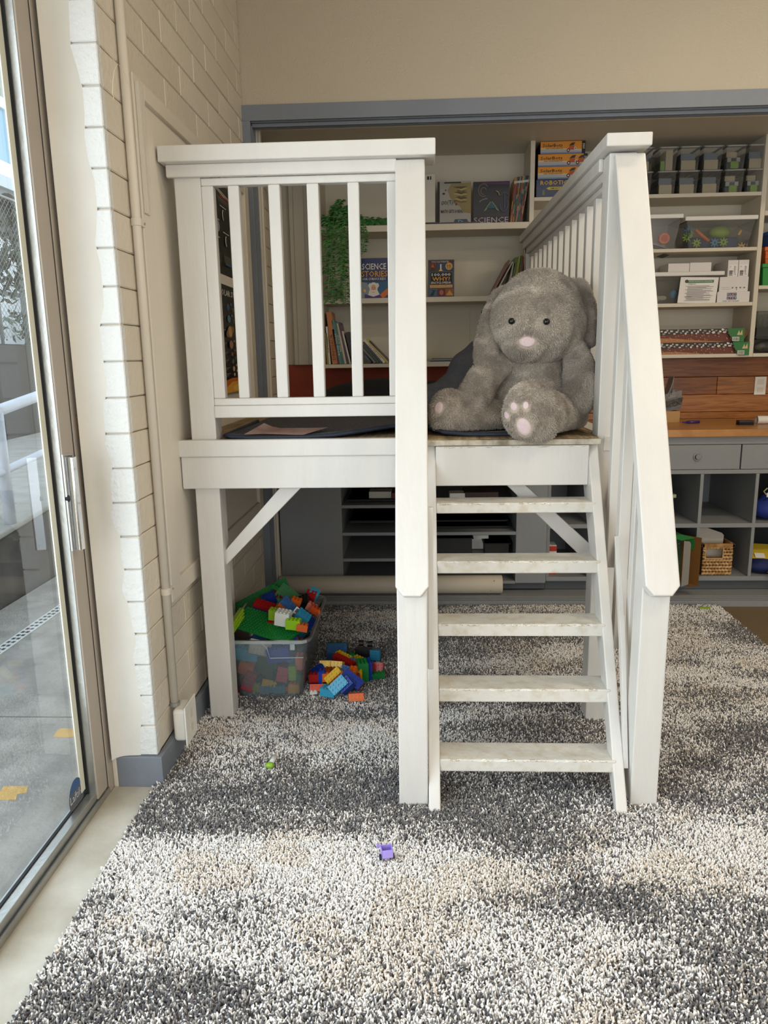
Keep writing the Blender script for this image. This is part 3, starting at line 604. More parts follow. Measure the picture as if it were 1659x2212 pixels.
# thin dark trays and boxes in it
for i,(x0,x1,z,h,c,lab) in enumerate(((-.43,.05,.578,.014,'#1b1a1a','flat black tray on the topmost shelf at its left end'),(-.42,.02,.44,.018,'#141414','stack of black baking sheets on the second shelf of the dark unit'),(.10,.56,.404,.014,'#151515','lowest flat black tray on the second shelf under the stair'),(.11,.55,.445,.012,'#181818','topmost flat black tray on the second shelf under the stair'),(.09,.34,.237,.105,'#201f20','black plastic basket on the third shelf beside the white box'),(.42,.57,.237,.07,'#1c1a1a','low dark basket at the right end of the third shelf'))):
    o=MB().box(x0,x1,4.50,4.95,z,z+h).box(x0-.01,x1+.01,4.49,4.96,z+h-.006,z+h).build('tray',mat('black_plastic_%d'%i,c,.6),None,.002); o['label']=lab; o['category']='tray'
o=box('white_box',.19,.30,4.62,4.75,.238,.33,PLW,None,.004); o.location.x+=.155; o['label']='small white box on the third shelf behind the stair treads'; o['category']='box'
o=box('white_box',.20,.30,4.5,4.6,.573,.625,PLW,None,.003); o['label']='small white box on the topmost open shelf behind the stair'; o['category']='box'
o=box('white_box',-.30,-.16,4.52,4.64,.593,.635,mat('dim_paper','#c6c2b8',.7),None,.003); o['label']='pale paper box on the topmost shelf left of the handrail'; o['category']='box'
for i,(x,c,n_) in enumerate(((-.05,'#5a2a1d','brown wrapped pack on the topmost shelf behind the left post'),(.40,'#45322a','dark brown cardboard pack on the topmost shelf behind the stair'))):
    o=box('pack',x-.11,x+.1,4.5,4.7,.593 if i==0 else .573,.63,mat('pack_%d'%i,c,.7),None,.004); o['label']=n_; o['category']='box'
rt=thing('carpet_roll','long cream rolled tube lying on the floor in front of the dark shelf unit','roll',(-.17,4.33,.09))
MB().cyl((-.852,4.345,.088),(.512,4.345,.088),.056,n=24).build('roll',mat('cream_vinyl_roll','#cdc2ae',.6,.2,20,.05,3),rt,.004,smooth=False)
rt.children[0].data.polygons.foreach_set('use_smooth',[len(p.vertices)==4 for p in rt.children[0].data.polygons])
for x in(.44,.46): MB().cyl((x,4.318,.065+(x-.44)*3),(x,4.286,.065+(x-.44)*3),.0015,n=5).build('nail',DARKG,rt)
cb=thing('cubby_cabinet','grey built in cabinet with a drawer row above two rows of cubbies','cabinet',(2,YC,.03))
MB().box(.79,3.3,YC+.02,YC+.04,.02,.080).build('plinth',DARKG,cb); MB().box(.79,3.3,5.12,5.14,.08,.965).build('back_panel',GREYC,cb)
for x in(.79,1.043,1.367,1.691,2.015,2.339,2.663,2.987):
    MB().box(x,x+.020,YC,5.12,.105,.741).build('divider',GREYC,cb,.002)
MB().box(.79,3.3,YC-.002,5.12,.078,.105).build('shelf',GREYC,cb,.002); MB().box(.79,3.3,YC-.002,5.12,.412,.438).build('shelf',GREYC,cb,.002); MB().box(.79,3.3,YC-.002,5.12,.741,.766).build('shelf',GREYC,cb,.002)
MB().box(.79,3.3,YC-.006,5.12,.918,.965).build('top_rail',GREYC,cb,.002); MB().box(.79,3.3,YC+.02,YC+.03,.766,.918).build('drawer_bay',DARKG,cb)
for i,(a,b) in enumerate(((.80,1.395),(1.40,1.915),(1.92,2.435),(2.44,3.0))):
    dd=MB().box(a,b-.003,YC-.003,YC+.018,.769,.915).build('drawer',GREYC,cb,.0015)
    MB().cyl(((a+b)/2+.005,YC-.003,.845),((a+b)/2+.005,YC-.008,.845),.026,n=18).cyl(((a+b)/2+.005,YC-.008,.845),((a+b)/2+.005,YC-.022,.845),.018,.015,n=18).build('knob',mat('steel_knob','#8b8b88',.3,metal=.8),dd,.001)
WT_=woodmat('butcher_block','#c08a4d','#a97239',(1,6,1),.3)
o=MB().box(-.86,3.3,4.405,5.158,.965,1.008).build('worktop',WT_,None,.003); o['label']='long varnished wooden worktop above the grey drawers and cubbies'; o['category']='worktop'
# bookcases
YS=4.88
def bookcase(label,x0,x1,shelves,ups,ztop=2.722):
    b=thing('bookcase',label,'bookcase',(x0,YS,1.39)); zb=min(z0 for z0,z1,_,_ in shelves)
    MB().box(x0,x1,5.165,5.178,zb,ztop).build('back_panel',SHELFW,b)
    for z0,z1,a,c in shelves: MB().box(a,c,YS,5.165,z0,z1).build('shelf',SHELFW,b,.002)
    for a,c in ups: MB().box(a,c,YS-.001,5.165,zb,ztop).build('upright',SHELFW,b,.002)
    return b
bookcase('cream painted bookcase of picture books behind the loft railing',-.61,.731,((2.221,2.259,-.59,.703),(1.790,1.822,-.59,.703),(1.388,1.412,-.59,.703)),((-.61,-.59),(.703,.731)))
bookcase('cream painted bookcase of plastic tubs right of the handrail',.7315,2.128,((2.378,2.400,.7315,2.10),(2.060,2.081,.7315,2.10),(1.732,1.754,.7315,2.10),(1.418,1.440,.7315,2.10)),((2.10,2.128),))
bookcase('cream bookcase at the right picture edge holding stacked coloured bins',2.129,3.2,((2.262,2.29,2.129,3.2),(1.83,1.852,2.129,3.2),(1.418,1.440,2.129,3.2)),((3.18,3.2),))
PAPER=mat('page_edges','#d8ceb8',.8)
def book(label,u0,u1,v0,zb,Y,th,col,grp=None,lean=0):
    """a book facing out: cover, page block, print"""
    a=at(u0,700,'y',Y).x; b=at(u1,700,'y',Y).x
    vb=1; 
    # x from the picture at the height of the shelf
    def X(u):
        lo,hi=400,900
        for _ in range(30):
            m_=(lo+hi)/2
            if at(u,m_,'y',Y).z>zb: lo=m_
            else: hi=m_
        return at(u,lo,'y',Y).x
    x0,x1=X(u0),X(u1); h=at((u0+u1)/2,v0,'y',Y).z-zb
    t=thing('book',label,'book',((x0+x1)/2,Y,zb),grp); cm=mat('cover_'+col[1:],col,.35)
    MB().box(x0+.002,x1-.004,Y+.003,Y+th-.003,zb+.003,zb+h-.004).build('pages',PAPER,t)
    MB().box(x0,x1,Y,Y+.003,zb+.0005,zb+h).box(x0,x1,Y+th-.003,Y+th,zb+.0005,zb+h).box(x0,x0+.003,Y+.003,Y+th-.003,zb+.0005,zb+h).build('cover',cm,t)
    return t,Art((x0,Y-.0002,zb+.0005),(1,0,0),(0,0,1),x1-x0,h-.0005)
W_=flat('#dedad2'); K_=flat('#151315')
# math book
t,a=book('picture book with a grey and olive cover reading MATH GETS A REAL','945.5 0'.split()[0] and 945.5,1017,392,2.2605,4.93,.03,'#98938a')
a.rect(0,0,.06,1,K_); a.poly([(.40,.94),(1,.97),(1,.25),(.78,.28),(.66,.42),(.38,.62),(.30,.8)],flat('#8c7c4f')); 
for i in range(9): a.poly([(.45+.05*(i%4),.55+.04*i),(.62+.04*(i%3),.60+.035*i),(.9,.52+.045*i),(.7,.5+.04*i)],flat(('#6b5d36','#a9965f','#4c4630')[i%3]))
a.rect(.2,.955,.5,.03,K_); a.text('ρο(T)=',.12,.44,.42,.13,K_); a.disc(.56,.47,.035,.03,flat('#8a2e28')); a.disc(.24,.80,.02,.015,K_); a.disc(.18,.72,.04,.02,K_)
a.text('MATH GETS A REAL',.10,.27,.66,.075,flat('#26221f'),True); a.poly([(.48,.02),(.52,.12),(.88,.12),(.95,.02)],flat('#3d4c59')); a.text('D',.62,.03,.14,.07,flat('#98a4ac')); a.build('cover_print',t)
t,a=book('dark book with green and blue glowing drawings reading SCIENCE',1022,1099.5,392,2.2605,4.94,.03,'#15121a')
a.poly([(.2,.98),(.98,.98),(.98,.92),(.3,.95)],flat('#5a2a5c'))
def arc(a,cx,cy,rx_,ry_,t0,t1,th,m,n=10):
    p=[(cx+rx_*math.cos(t0+(t1-t0)*i/n),cy+ry_*math.sin(t0+(t1-t0)*i/n)) for i in range(n+1)]
    for i in range(n): a.line(*p[i],*p[i+1],th,m)
arc(a,.28,.80,.14,.15,.6,5.2,.004,flat('#7b6650')); arc(a,.28,.78,.08,.08,.3,4.8,.003,flat('#8a7560')); arc(a,.45,.50,.28,.10,1.8,3.0,.006,flat('#6f7d72'))
a.poly([(.30,.30),(.36,.42),(.48,.52),(.52,.52),(.64,.42),(.70,.30),(.62,.36),(.38,.36)],flat('#3e5a44')); a.poly([(.38,.38),(.48,.48),(.52,.48),(.62,.38)],flat('#2f5572')); a.line(.30,.30,.48,.52,.003,flat('#93a070')); a.line(.70,.30,.52,.52,.003,flat('#93a070')); a.line(.30,.30,.38,.36,.003,flat('#93a070')); a.line(.62,.36,.70,.30,.003,flat('#93a070'))
arc(a,.84,.52,.12,.24,3.4,6.2,.004,flat('#555a80')); a.line(.86,.36,.86,.74,.003,flat('#5c6288')); a.line(.73,.66,.86,.74,.003,flat('#555a80')); a.line(.99,.66,.86,.74,.003,flat('#555a80')); arc(a,.62,.66,.09,.1,0,1.6,.006,flat('#8b8157'))
a.rect(0,0,1,.17,flat('#3a2a30')); a.text('SCIENCE',-.0+.01,.02,.96,.13,flat('#a9a5b0')); a.build('cover_print',t)
t,a=book('blue picture book reading SCIENCE STORIES with a white haired man reading',781.5,838,557.5,1.8225,4.95,.025,'#1d2c5e')
a.rect(0,.0,1,.42,flat('#3a5f86')); a.poly([(0,0),(.35,.0),(.42,.18),(.2,.4),(0,.42)],flat('#8b9299')); a.text('SCIENCE',.03,.72,.92,.15,W_,True); a.text('STORIES',.01,.54,.98,.15,flat('#dd9a32'),True); a.text('FOR CURIOUS KIDS',.06,.46,.86,.06,W_,True)
a.poly([(.22,.02),(.30,.22),(.45,.16),(.60,.22),(.75,.02)],W_); a.disc(.46,.28,.16,.13,flat('#e4e2de'),11); a.disc(.33,.33,.07,.06,W_,8); a.disc(.60,.33,.07,.06,W_,8); a.disc(.46,.25,.095,.10,flat('#d9a381')); a.poly([(.38,.21),(.54,.21),(.52,.18),(.40,.18)],flat('#f0eeea')); a.disc(.42,.27,.012,.01,K_,8); a.disc(.50,.27,.012,.01,K_,8); a.disc(.46,.235,.018,.018,flat('#c98b68'),8)
a.poly([(.12,.0),(.12,.12),(.45,.05),(.82,.13),(.82,0)],flat('#4b3a7a')); a.poly([(.70,.10),(1,.26),(1,.10),(.80,0)],flat('#cf6f2b')); a.disc(.12,.2,.05,.04,flat('#e9b23c'),6); a.build('cover_print',t)
t,a=book('dark encyclopedia cover reading 100,000 WHY? in white and orange',925,981,561,1.8225,4.92,.03,'#0e0d12')
a.rect(.03,.92,.94,.05,flat('#4a1c22')); a.text('FULLY ILLUSTRATED',.14,.925,.66,.04,W_); 
for x,c in((.03,'#5a3320'),(.36,'#2c3f63'),(.66,'#23365c')): a.rect(x,.70,.31,.21,flat(c))
a.poly([(.05,.70),(.17,.84),(.30,.70)],flat('#3b2f2b')); a.poly([(.12,.80),(.17,.90),(.23,.80)],flat('#d0582a')); a.rect(.46,.72,.05,.16,W_); a.poly([(.40,.70),(.485,.76),(.57,.70)],flat('#f0c060')); a.disc(.80,.82,.14,.10,flat('#c79a4a')); a.text('10',.72,.80,.16,.07,K_,True); a.text('BOOKS',.72,.76,.16,.03,K_)
a.rect(.10,.27,.82,.39,flat('#151318')); a.text('100,000',.14,.55,.72,.09,W_,True); a.text('WHY?',.16,.43,.68,.11,flat('#e09c2f'),True); a.text('ENCYCLOPEDIA',.12,.355,.76,.06,W_,True); a.rect(.07,.25,.86,.08,flat('#cfa36a')); a.text('OUR WORLD EXPLAINED VOL 1',.10,.295,.8,.025,K_); a.rect(.10,.265,.8,.012,flat('#8a6a3c'))
for x,c in((.03,'#3c5b78'),(.36,'#5a2620'),(.66,'#8a5526')): a.rect(x,.03,.31,.19,flat(c))
a.poly([(.06,.04),(.18,.16),(.10,.20),(.24,.18),(.30,.21),(.22,.10),(.20,.04)],K_); a.disc(.51,.12,.08,.07,flat('#a5604a')); a.poly([(.68,.04),(.82,.19),(.96,.04)],flat('#c98a45')); a.build('cover_print',t)
def leanbook(label,ub,ut,vb,vt,wpx,zb,col,Y=4.90,dep=.20,grp=None,stripe=None,txt=None):
    b_=at(ub,vb,'y',Y); t_=at(ut,vt,'y',Y); v=Vector((t_.x-b_.x,0,t_.z-zb)); h=v.length; ang=math.atan2(v.x,v.z); th=wpx*(at(ub+1,vb,'y',Y).x-b_.x)*math.cos(ang)
    M=Matrix.Translation((b_.x,Y,zb+.001))@Matrix.Rotation(ang,4,'Y')
    if ang>0: M=Matrix.Translation((b_.x+th/math.cos(ang),Y,zb+.001))@Matrix.Rotation(ang,4,'Y')@Matrix.Translation((-th,0,0))
    t=thing('book',label,'book',(b_.x,Y,zb),grp)
    MB().box(.0012,th-.0012,.003,dep,.002,h-.002,0,M).build('pages',PAPER,t)
    c=MB().box(0,.0012,0,dep+.001,0,h,0,M).box(th-.0012,th,0,dep+.001,0,h,0,M).box(.0012,th-.0012,0,.003,0,h,0,M).build('cover',mat('cover_'+col[1:],col,.4),t)
    R=M.to_3x3(); a=Art(M@Vector((0,0,0)),R@Vector((1,0,0)),R@Vector((0,0,1)),th,h)
    if stripe:
        for y,hh,cc in stripe: a.rect(.06,y,.88,hh,flat(cc))
    if txt:
        a2=Art(M@Vector((th,-.0003,0)),R@Vector((0,0,1)),R@Vector((-1,0,0)),h,th); a2.text(txt[0],txt[1],.2,txt[2],.6,flat(txt[3]),True); a2.build('title',t)
    if stripe: a.build('spine_print',t)
    return t
g='picture books leaning left on the lowest shelf of the left bookcase'
LB=[(706,702,720,4,'#8a7a2c','mustard book, first in the left leaning row behind the balusters',None),
(710.5,703.5,706,4,'#cfc9bd','white spined book between mustard and orange spines',('THE DESERT',.3,.45,'#4b4a46')),
(718,704.5,675,11,'#b5713a','tall thick orange book titled dinosaur, tallest in the left row',('DINOSAUR',.08,.5,'#6d3b22')),
(729.5,717.5,712,4,'#5c2a2a','maroon book just right of the tall orange book',None),
(734,716.5,693,5,'#4f8079','teal book, left one of two teal spines',('BOOK TITLES',.2,.5,'#cfd5c4')),
(739.5,722,697,4.5,'#3f6f6c','teal green book, right one of two teal spines',('READ ALOUD',.3,.4,'#cfd5c4')),
(744.5,726.5,699,4.5,'#bfae93','tan spined book beside the teal pair',None),
(750,730,697,4,'#4a3a52','thin purple book leaning behind the tan spine',None),
(755,738,716,3.5,'#c9bfae','pale book leaning lower at the end of the row',None),
(761,745,719,9,'#241d26','black book leaning in the gap behind the third baluster',None),
(799,778,760,7,'#1f2b3a','navy book leaning lowest right of the third baluster',('THE EARTH',.2,.4,'#6f8da5')),
(809,780,753,6,'#6a625f','brown grey book lying against the navy one',None),
(816,782,747,6,'#2f3f33','dark green book leaning in the right group',None),
(823,783,741,5,'#3b3632','charcoal book leaning under the white spined one',None),
(829,785,736,7,'#d2cdbd','white spined book with yellow ends in the right group',('SPACE AND STARS',.2,.6,'#6d6a40')),
(837,791,734,5,'#c5a93e','yellow book leaning topmost but one in the right group',None),
(843,797,738,4,'#4d3f58','thin purple book leaning on top of the right group',None)]
for ub,ut,vt,wp,c,lab,tx in LB: leanbook(lab,ub,ut,787,vt,wp,1.412,c,txt=tx,grp=None)
# striped magazines leaning right
for i in range(12):
    k=random.random; cs=['#8f4a30','#2b5654','#6f3230','#a8763a','#2f5158','#33302f','#8a8377']; st=[(.86,.05,'#d8d4c8')]
    y=0
    while y<.84: h_=.08+.14*k(); st.append((y,min(h_,.84-y),random.choice(cs))); y+=h_
    leanbook('striped slim magazine on the upper shelf, %s of the leaning twelve from the left'%'first second third fourth fifth sixth seventh eighth ninth tenth eleventh twelfth'.split()[i],1101+2.15*i,1112.5+2.75*i,477,383-(i*.35),2.1,2.2595,random.choice(cs),Y=4.91,dep=.19,grp='striped slim magazines leaning right on the upper shelf',stripe=st)
for ub,ut,vt,wp,c,lab in((1058,1098,563,4,'#8d5a4c','thin book with a red brown edge leaning behind the rabbit head, lower one'),(1066,1106,566,3,'#cfc4ae','pale thin book leaning behind the rabbit head, beside the red brown one'),(1092,1108,569,5,'#b5b0a4','pale grey book with dark marks leaning left of the green spines'),(1098,1113,557,6,'#5f7a30','bright green book, first of the green spines by the railing'),(1105,1120,554,6,'#a8a03a','yellow green book between two green spines by the railing'),(1111,1125,553,5,'#4f6b33','dark green book left of the red spine by the railing'),(1117,1129,555,4,'#93403a','red book at the right end of the middle shelf row')):
    leanbook(lab,ub,ut,637,vt,wp,1.8225,c,Y=4.92)
# flat papers and folders on the bottom shelf
for i,(u0,u1,dz,c,lab) in enumerate(((922,992,0,'#d2d0ca','white folder lying at the bottom of the flat stack behind the rabbit'),(930,985,.008,'#2b3136','black folder lying in the flat stack behind the rabbit'),(922,995,.014,'#8fa0aa','pale blue folder in the middle of the flat stack'),(935,1000,.022,'#5b6a66','grey green magazine near the top of the flat stack'),(915,955,.029,'#c2b36a','yellow edged booklet on top of the flat stack'))):
    a_=at(u0,785,'y',4.92).x; b_=at(u1,785,'y',4.92).x; o=box('folder',a_,b_,4.9+.01*i,5.1,1.4125+dz,1.4185+dz,mat('folder_%d'%i,c,.6)); o['label']=lab; o['category']='folder'
# binder, flat books, garland box, sign on the upper shelves
t=thing('ring_binder','upright white ring binder beside the middle post on the upper shelf','binder',(.07,4.93,2.26)); bx0,bx1=.045,.125
MB().box(bx0,bx1,4.92,5.12,2.2605,2.56).build('cover',mat('binder_white','#c9c4b6',.5),t,.003); MB().box(bx0+.03,bx0+.042,4.919,4.9205,2.525,2.545).box(bx0+.048,bx0+.056,4.919,4.9205,2.525,2.545).build('label_slot',K_,t)
o=box('book',.155,.40,4.885,4.925,2.2605,2.2675,mat('cover_purple_flat','#3a3348',.4)); o['label']='thin dark purple book lying flat along the upper shelf edge'; o['category']='book'
o=box('book',.045,.15,4.885,4.915,2.2605,2.270,mat('cover_black_flat','#1d1b1c',.4)); o['label']='thin black book lying flat before the white binder'; o['category']='book'
o=MB().box(-.475,-.385,4.98,5.1,1.8225,1.955).box(-.48,-.38,4.975,5.105,1.955,1.968).build('storage_box',mat('white_box_plastic','#c2bcae',.5),None,.004); o['label']='white lidded storage box on the middle shelf under the hanging plant'; o['category']='box'
p_=at(1016,667,'y',5.163); q_=at(1062,745,'y',5.163)
sg=thing('wall_sign','white sign reading IT on the back of the lowest shelf behind the rabbit ear','sign',(p_.x,5.163,p_.z)); MB().box(p_.x,p_.x+.24,5.158,5.164,q_.z-.02,p_.z).build('sheet',mat('sign_white','#cfc9ba',.7),sg)
a=Art((p_.x,5.1578,q_.z-.02),(1,0,0),(0,0,1),.24,p_.z-q_.z+.02); a.text("IT'S",.30,.88,.22,.07,K_,True)
for x,y,c in((.30,.60,'#7d8a82'),(.24,.42,'#3d5348'),(.20,.27,'#4a3b38'),(.22,.14,'#6d6660')): a.poly([(x,y),(x+.14,y),(x+.09,y+.04),(x+.14,y+.08),(x,y+.08),(x+.04,y+.04)],flat(c))
a.build('lettering',sg)
# hanging garland
pg=thing('hanging_plant','green artificial trailing plant on the upper shelf hanging over its edge','plant',(-.45,4.92,2.26))
LG=[mat('leaf_green_%d'%i,c,.5) for i,c in enumerate(('#2f6e28','#225a22','#438534'))]
def strand(pts,n=46,L_=.045,nm='strand'):
    b=MB(); P=[Vector(p) for p in pts]; b.tube(pts,.002,4)
    for i in range(n):
        f=i/(n-1)*(len(P)-1); k=min(int(f),len(P)-2); p=P[k].lerp(P[k+1],f-k); t=(P[k+1]-P[k]).normalized()
        for s in(-1,1,random.choice((-1,1))):
            d=Vector((s*random.uniform(.5,1),random.uniform(-.8,.4),random.uniform(-.25,.45))).normalized(); w_=d.cross(Vector((0,1,0))).normalized()*.0042; l=L_*random.uniform(.6,1.1)
            b.add([p-w_*.3,p+d*l*.45-w_,p+d*l*.8+Vector((0,0,-.006)),p+d*l+Vector((0,0,-.013)),p+d*l*.45+w_],[(0,1,4),(1,2,4),(2,3,4)],random.randrange(3))
    b.build(nm,LG,pg)
for u,v0,v1 in((704,470,590),(712,470,652),(722,455,655),(731,450,640),(741,452,600),(751,455,655),(760,460,640),(770,465,560),(783,482,545),(776,470,600)):
    a_=at(u,v0,'y',4.86); b_=at(u+random.uniform(-6,6),v1,'y',4.84); m_=a_.lerp(b_,.5)+Vector((random.uniform(-.02,.02),-.01,0))
    strand([tuple(a_+Vector((0,.06,-.0))),tuple(a_),tuple(m_),tuple(b_)],int((v1-v0)/3.2))
for k in range(6): x=-.57+.075*k; strand([(x,4.93,2.275),(x+.06,4.95,2.31),(x+.13,4.93,2.28)],20,.05)
for k in range(5): x=-.36+.045*k; strand([(x,4.93,2.268),(x+.05,4.95,2.29),(x+.1,4.92,2.27)],18,.045)
strand([(-.53,4.95,2.27),(-.50,4.95,2.38),(-.46,4.93,2.42)],26,.05); strand([(-.45,4.95,2.27),(-.44,4.93,2.36),(-.40,4.90,2.38)],22,.05)
# kit boxes
def px_box(nm,label,cat,u0,u1,v0,v1,Y,dep,m,grp=None,bev=.001):
    a_=at(u0,v1,'y',Y); b_=at(u1,v0,'y',Y); t=thing(nm,label,cat,((a_.x+b_.x)/2,Y,a_.z),grp)
    MB().box(a_.x,b_.x,Y,Y+dep,a_.z,b_.z).build('carton',m,t,bev); return t,Art((a_.x,Y-.0003,a_.z),(1,0,0),(0,0,1),b_.x-a_.x,b_.z-a_.z)
zs=2.4005; hh=(.322-.006)/4.35
kb=[(1157,1252,'first'),]
ORN=flat('#d98d2b')
def kit(k,z,h,x0,x1,lab,robots):
    t=thing('kit_box',lab,'box',((x0+x1)/2,4.9,z)); MB().box(x0,x1,4.90,5.12,z,z+h-.0015).build('carton',mat('carton_dark','#2a2326',.5),t,.001)
    a=Art((x0,4.8996,z),(1,0,0),(0,0,1),x1-x0,h-.0015)
    a.rect(0,0,1,1,flat('#a9a8ad')); a.poly([(0,.45),(1,.30),(1,1),(0,1)],ORN); a.poly([(0,.38),(.5,.34),(1,.22),(1,.32),(.5,.44),(0,.5)],flat('#d3b995')); a.rect(0,0,1,.12,flat('#6f7f9a')); a.rect(.92,0,.08,1,flat('#17161a'))
    a.text('SolarBots',.05,.56,.44,.26,flat('#2a1c14'),True); a.text('8-IN-1 SOLAR ROBOT KIT',.12,.38,.38,.10,flat('#3a2c20'),True); a.text('THAMES',.935,.35,.05,.45,W_)
    for cx in robots:
        a.poly([(cx-.05,.62),(cx+.06,.66),(cx+.09,.9),(cx+.01,.86)],flat('#3c3430')); a.poly([(cx-.06,.30),(cx+.08,.30),(cx+.07,.62),(cx-.03,.62)],flat('#b0532a')); a.disc(cx-.06,.26,.035,.15,flat('#5b2c20')); a.disc(cx-.06,.26,.015,.07,flat('#d8cfc4')); a.disc(cx+.09,.40,.03,.14,flat('#c9c0b4')); a.disc(cx+.09,.40,.012,.06,flat('#7a4a30'))
    a.build('front_print',t)
hS=.0715
kit(0,2.4005+.105+2*hS,hS,.765,1.035,'orange robot kit box, topmost in the stack on the upper right shelf',(.68,))
kit(1,2.4005+.105+hS,hS,.752,1.050,'orange robot kit box, second from the top of the stack',(.68,.86))
kit(2,2.4005+.105,hS,.752,1.050,'orange robot kit box, third from the top above the blue box',(.68,.86))
t=thing('kit_box','blue kit box with yellow lettering at the bottom of the kit stack','box',(.9,4.9,2.4)); MB().box(.746,1.045,4.90,5.12,2.4005,2.504).build('carton',mat('carton_blue','#2e3f5e',.4),t,.001)
a=Art((.746,4.8996,2.4005),(1,0,0),(0,0,1),.299,.1035); a.rect(0,0,1,.55,flat('#4a5568')); a.text('ROBOTIC ARM',.08,.70,.85,.24,flat('#d9a83a'),True); a.poly([(.2,.5),(.25,.58),(.5,.58),(.55,.5),(.5,.42),(.25,.42)],flat('#c9b04a')); a.text('SMART',.28,.46,.2,.08,K_,True); a.text('////',.12,.12,.05,.3,flat('#c9b04a')); a.poly([(.5,0),(1,0),(1,.4),(.7,.3)],flat('#6b7684')); a.build('front_print',t)
# stacked clear bins with folded cloth
CLR=clear('clear_plastic','#c8c6c0',.10,.12); MILK=clear('milky_plastic','#b9bec0',.30,.3)
def clear_bin(name,label,x0,x1,y0,y1,z0,z1,taper=.0,m=CLR,grp=None,rim=.006,t_=.0025,cat='bin'):
    t=thing(name,label,cat,((x0+x1)/2,(y0+y1)/2,z0),grp); b=MB()
    A=[(x0+taper,y0+taper),(x1-taper,y0+taper),(x1-taper,y1-taper),(x0+taper,y1-taper)]; B=[(x0,y0),(x1,y0),(x1,y1),(x0,y1)]
    V=[(x,y,z0) for x,y in A]+[(x,y,z1) for x,y in B]; b.add(V,[(3,2,1,0)]+[(i,(i+1)%4,4+(i+1)%4,4+i) for i in range(4)])
    b.build('shell',m,t)
    r=MB()
    for (xa,ya),(xb,yb) in zip(B,B[1:]+B[:1]): r.box(min(xa,xb)-rim,max(xa,xb)+rim,min(ya,yb)-rim*.6,max(ya,yb)+rim*.6,z1-.008,z1)
    r.build('rim',clear(m.name+'_rim','#d0cec8',.45,.2),t); return t
cols=[(1400-37,1408),(1418,1460.5),(1462.5,1508.5),(1512,1557),(1561,1606.5),(1609,1650)]
Cb=mat('folded_beige','#c3b59a',.8); Cg=mat('folded_bluegrey','#75808e',.8); Gn=mat('lime_plastic','#7fa832',.5); Lg_=mat('pale_grey_plastic','#aab0b4',.5); Dg=mat('dark_blue_plastic','#2e3742',.5)
where=['first beside the handrail','second column','third column','fourth column','fifth column','right end']
for r in(0,1):
    for i,(u0,u1) in enumerate(cols):
        z0=2.4008 if r else 2.5375; x0=at(u0,415,'y',4.895).x+.008; x1=at(u1,415,'y',4.895).x-.004+(.0 if r else 0)
        kind='green' if (i==4 or (r and i==5) or (i==0 and r)) else 'tall' if (i==1 and not r) else 'cloth'
        c={'green':'lime green clip','tall':'tall beige block','cloth':'beige and blue grey stack'}[kind]
        t=clear_bin('clear_bin','clear bin with a %s, %s row, %s'%(c,'lower' if r else 'upper',where[i]),x0,x1,4.895,5.14,z0,z0+.132,.007)
        w_=x1-x0; b=MB()
        if kind=='cloth': b.box(x0+.014,x1-.016,4.92,5.1,z0+.003,z0+.058,0).box(x0+.012,x1-.018,4.93,5.1,z0+.060,z0+.098,1)
        elif kind=='tall': b.box(x0+.045,x1-.02,4.92,5.1,z0+.003,z0+.118,0).box(x0+.018,x0+.043,4.93,5.1,z0+.003,z0+.06,2)
        else: b.box(x0+w_*.32,x1-w_*.28,4.915,4.93,z0+.005,z0+.045,2).box(x0+w_*.18,x1-w_*.15,4.932,5.0,z0+.045,z0+.07,3).box(x0+w_*.38,x1-w_*.36,4.928,4.945,z0+.047,z0+.066,4).box(x0+.012,x1-.012,4.95,5.1,z0+.004,z0+.04,4).box(x0+w_*.2,x1-w_*.25,4.96,5.1,z0+.078,z0+.108,0)
        o=b.build('storage_contents',[Cb,Cg,Gn,Lg_,Dg],t)
# tubs
LID=mat('white_lid','#d8d4cf',.45)
def tub(label,u0,u1,v0,v1,Y0,Y1,zb,ft=.03,m=CLR):
    x0=at(u0,v1,'y',Y0).x; x1=at(u1,v1,'y',Y0).x; zt=at((u0+u1)/2,v0,'y',Y0).z; t=clear_bin('storage_tub',label,x0,x1,Y0,Y1,zb,zt-.018,ft,m,cat='tub')
    MB().box(x0-.012,x1+.012,Y0-.008,Y1,zt-.026,zt).build('lid',LID,t,.006,seg=3); return t,x0,x1,zt
t,x0,x1,zt=tub('clear white lidded tub with an orange hexagonal piece, behind the handrail',1373,1468,463,538,4.90,5.14,2.0815)
MB().prism([(x1-.085+.036*math.cos(k*math.pi/4+.39),2.15+.036*math.sin(k*math.pi/4+.39)) for k in range(8)],'y',4.935,4.96).build('octagon_piece',flat('#d9743c'),t,.004)
MB().prism([(x1-.085+.022*math.cos(k*math.pi/4+.39),2.15+.022*math.sin(k*math.pi/4+.39)) for k in range(8)],'y',4.9335,4.935).build('octagon_face',flat('#b8552a'),t)
for k in range(4): MB().box(0,.20,0,.14,0,.004,0,Matrix.Translation((x0+.03,4.94,2.14-.012*k))@Matrix.Rotation(R_(16),4,'Y')).build('sheet',flat(('#7d8284','#50555a')[k%2]),t)
t,x0,x1,zt=tub('clear white lidded tub full of lime and blue gears and an orange stick',1480,1628,466,538,4.89,5.15,2.0815)
def gear(u,v,c,Y,r=.028):
    p=at(u,v,'y',Y); pts=[]
    for k in range(8):
        for dr_,da in((.62,-.2),(1,-.14),(1,.14),(.62,.2)): an=k*math.pi/4+da; pts.append((p.x+r*dr_*math.cos(an),p.z+r*dr_*math.sin(an)))
    g_=MB().prism(pts,'y',Y,Y+.012).build('gear',flat(c),t,.001); MB().cyl((p.x,Y-.0015,p.z),(p.x,Y,p.z),.007,n=12).build('hub',flat('#2c3a3c'),g_)
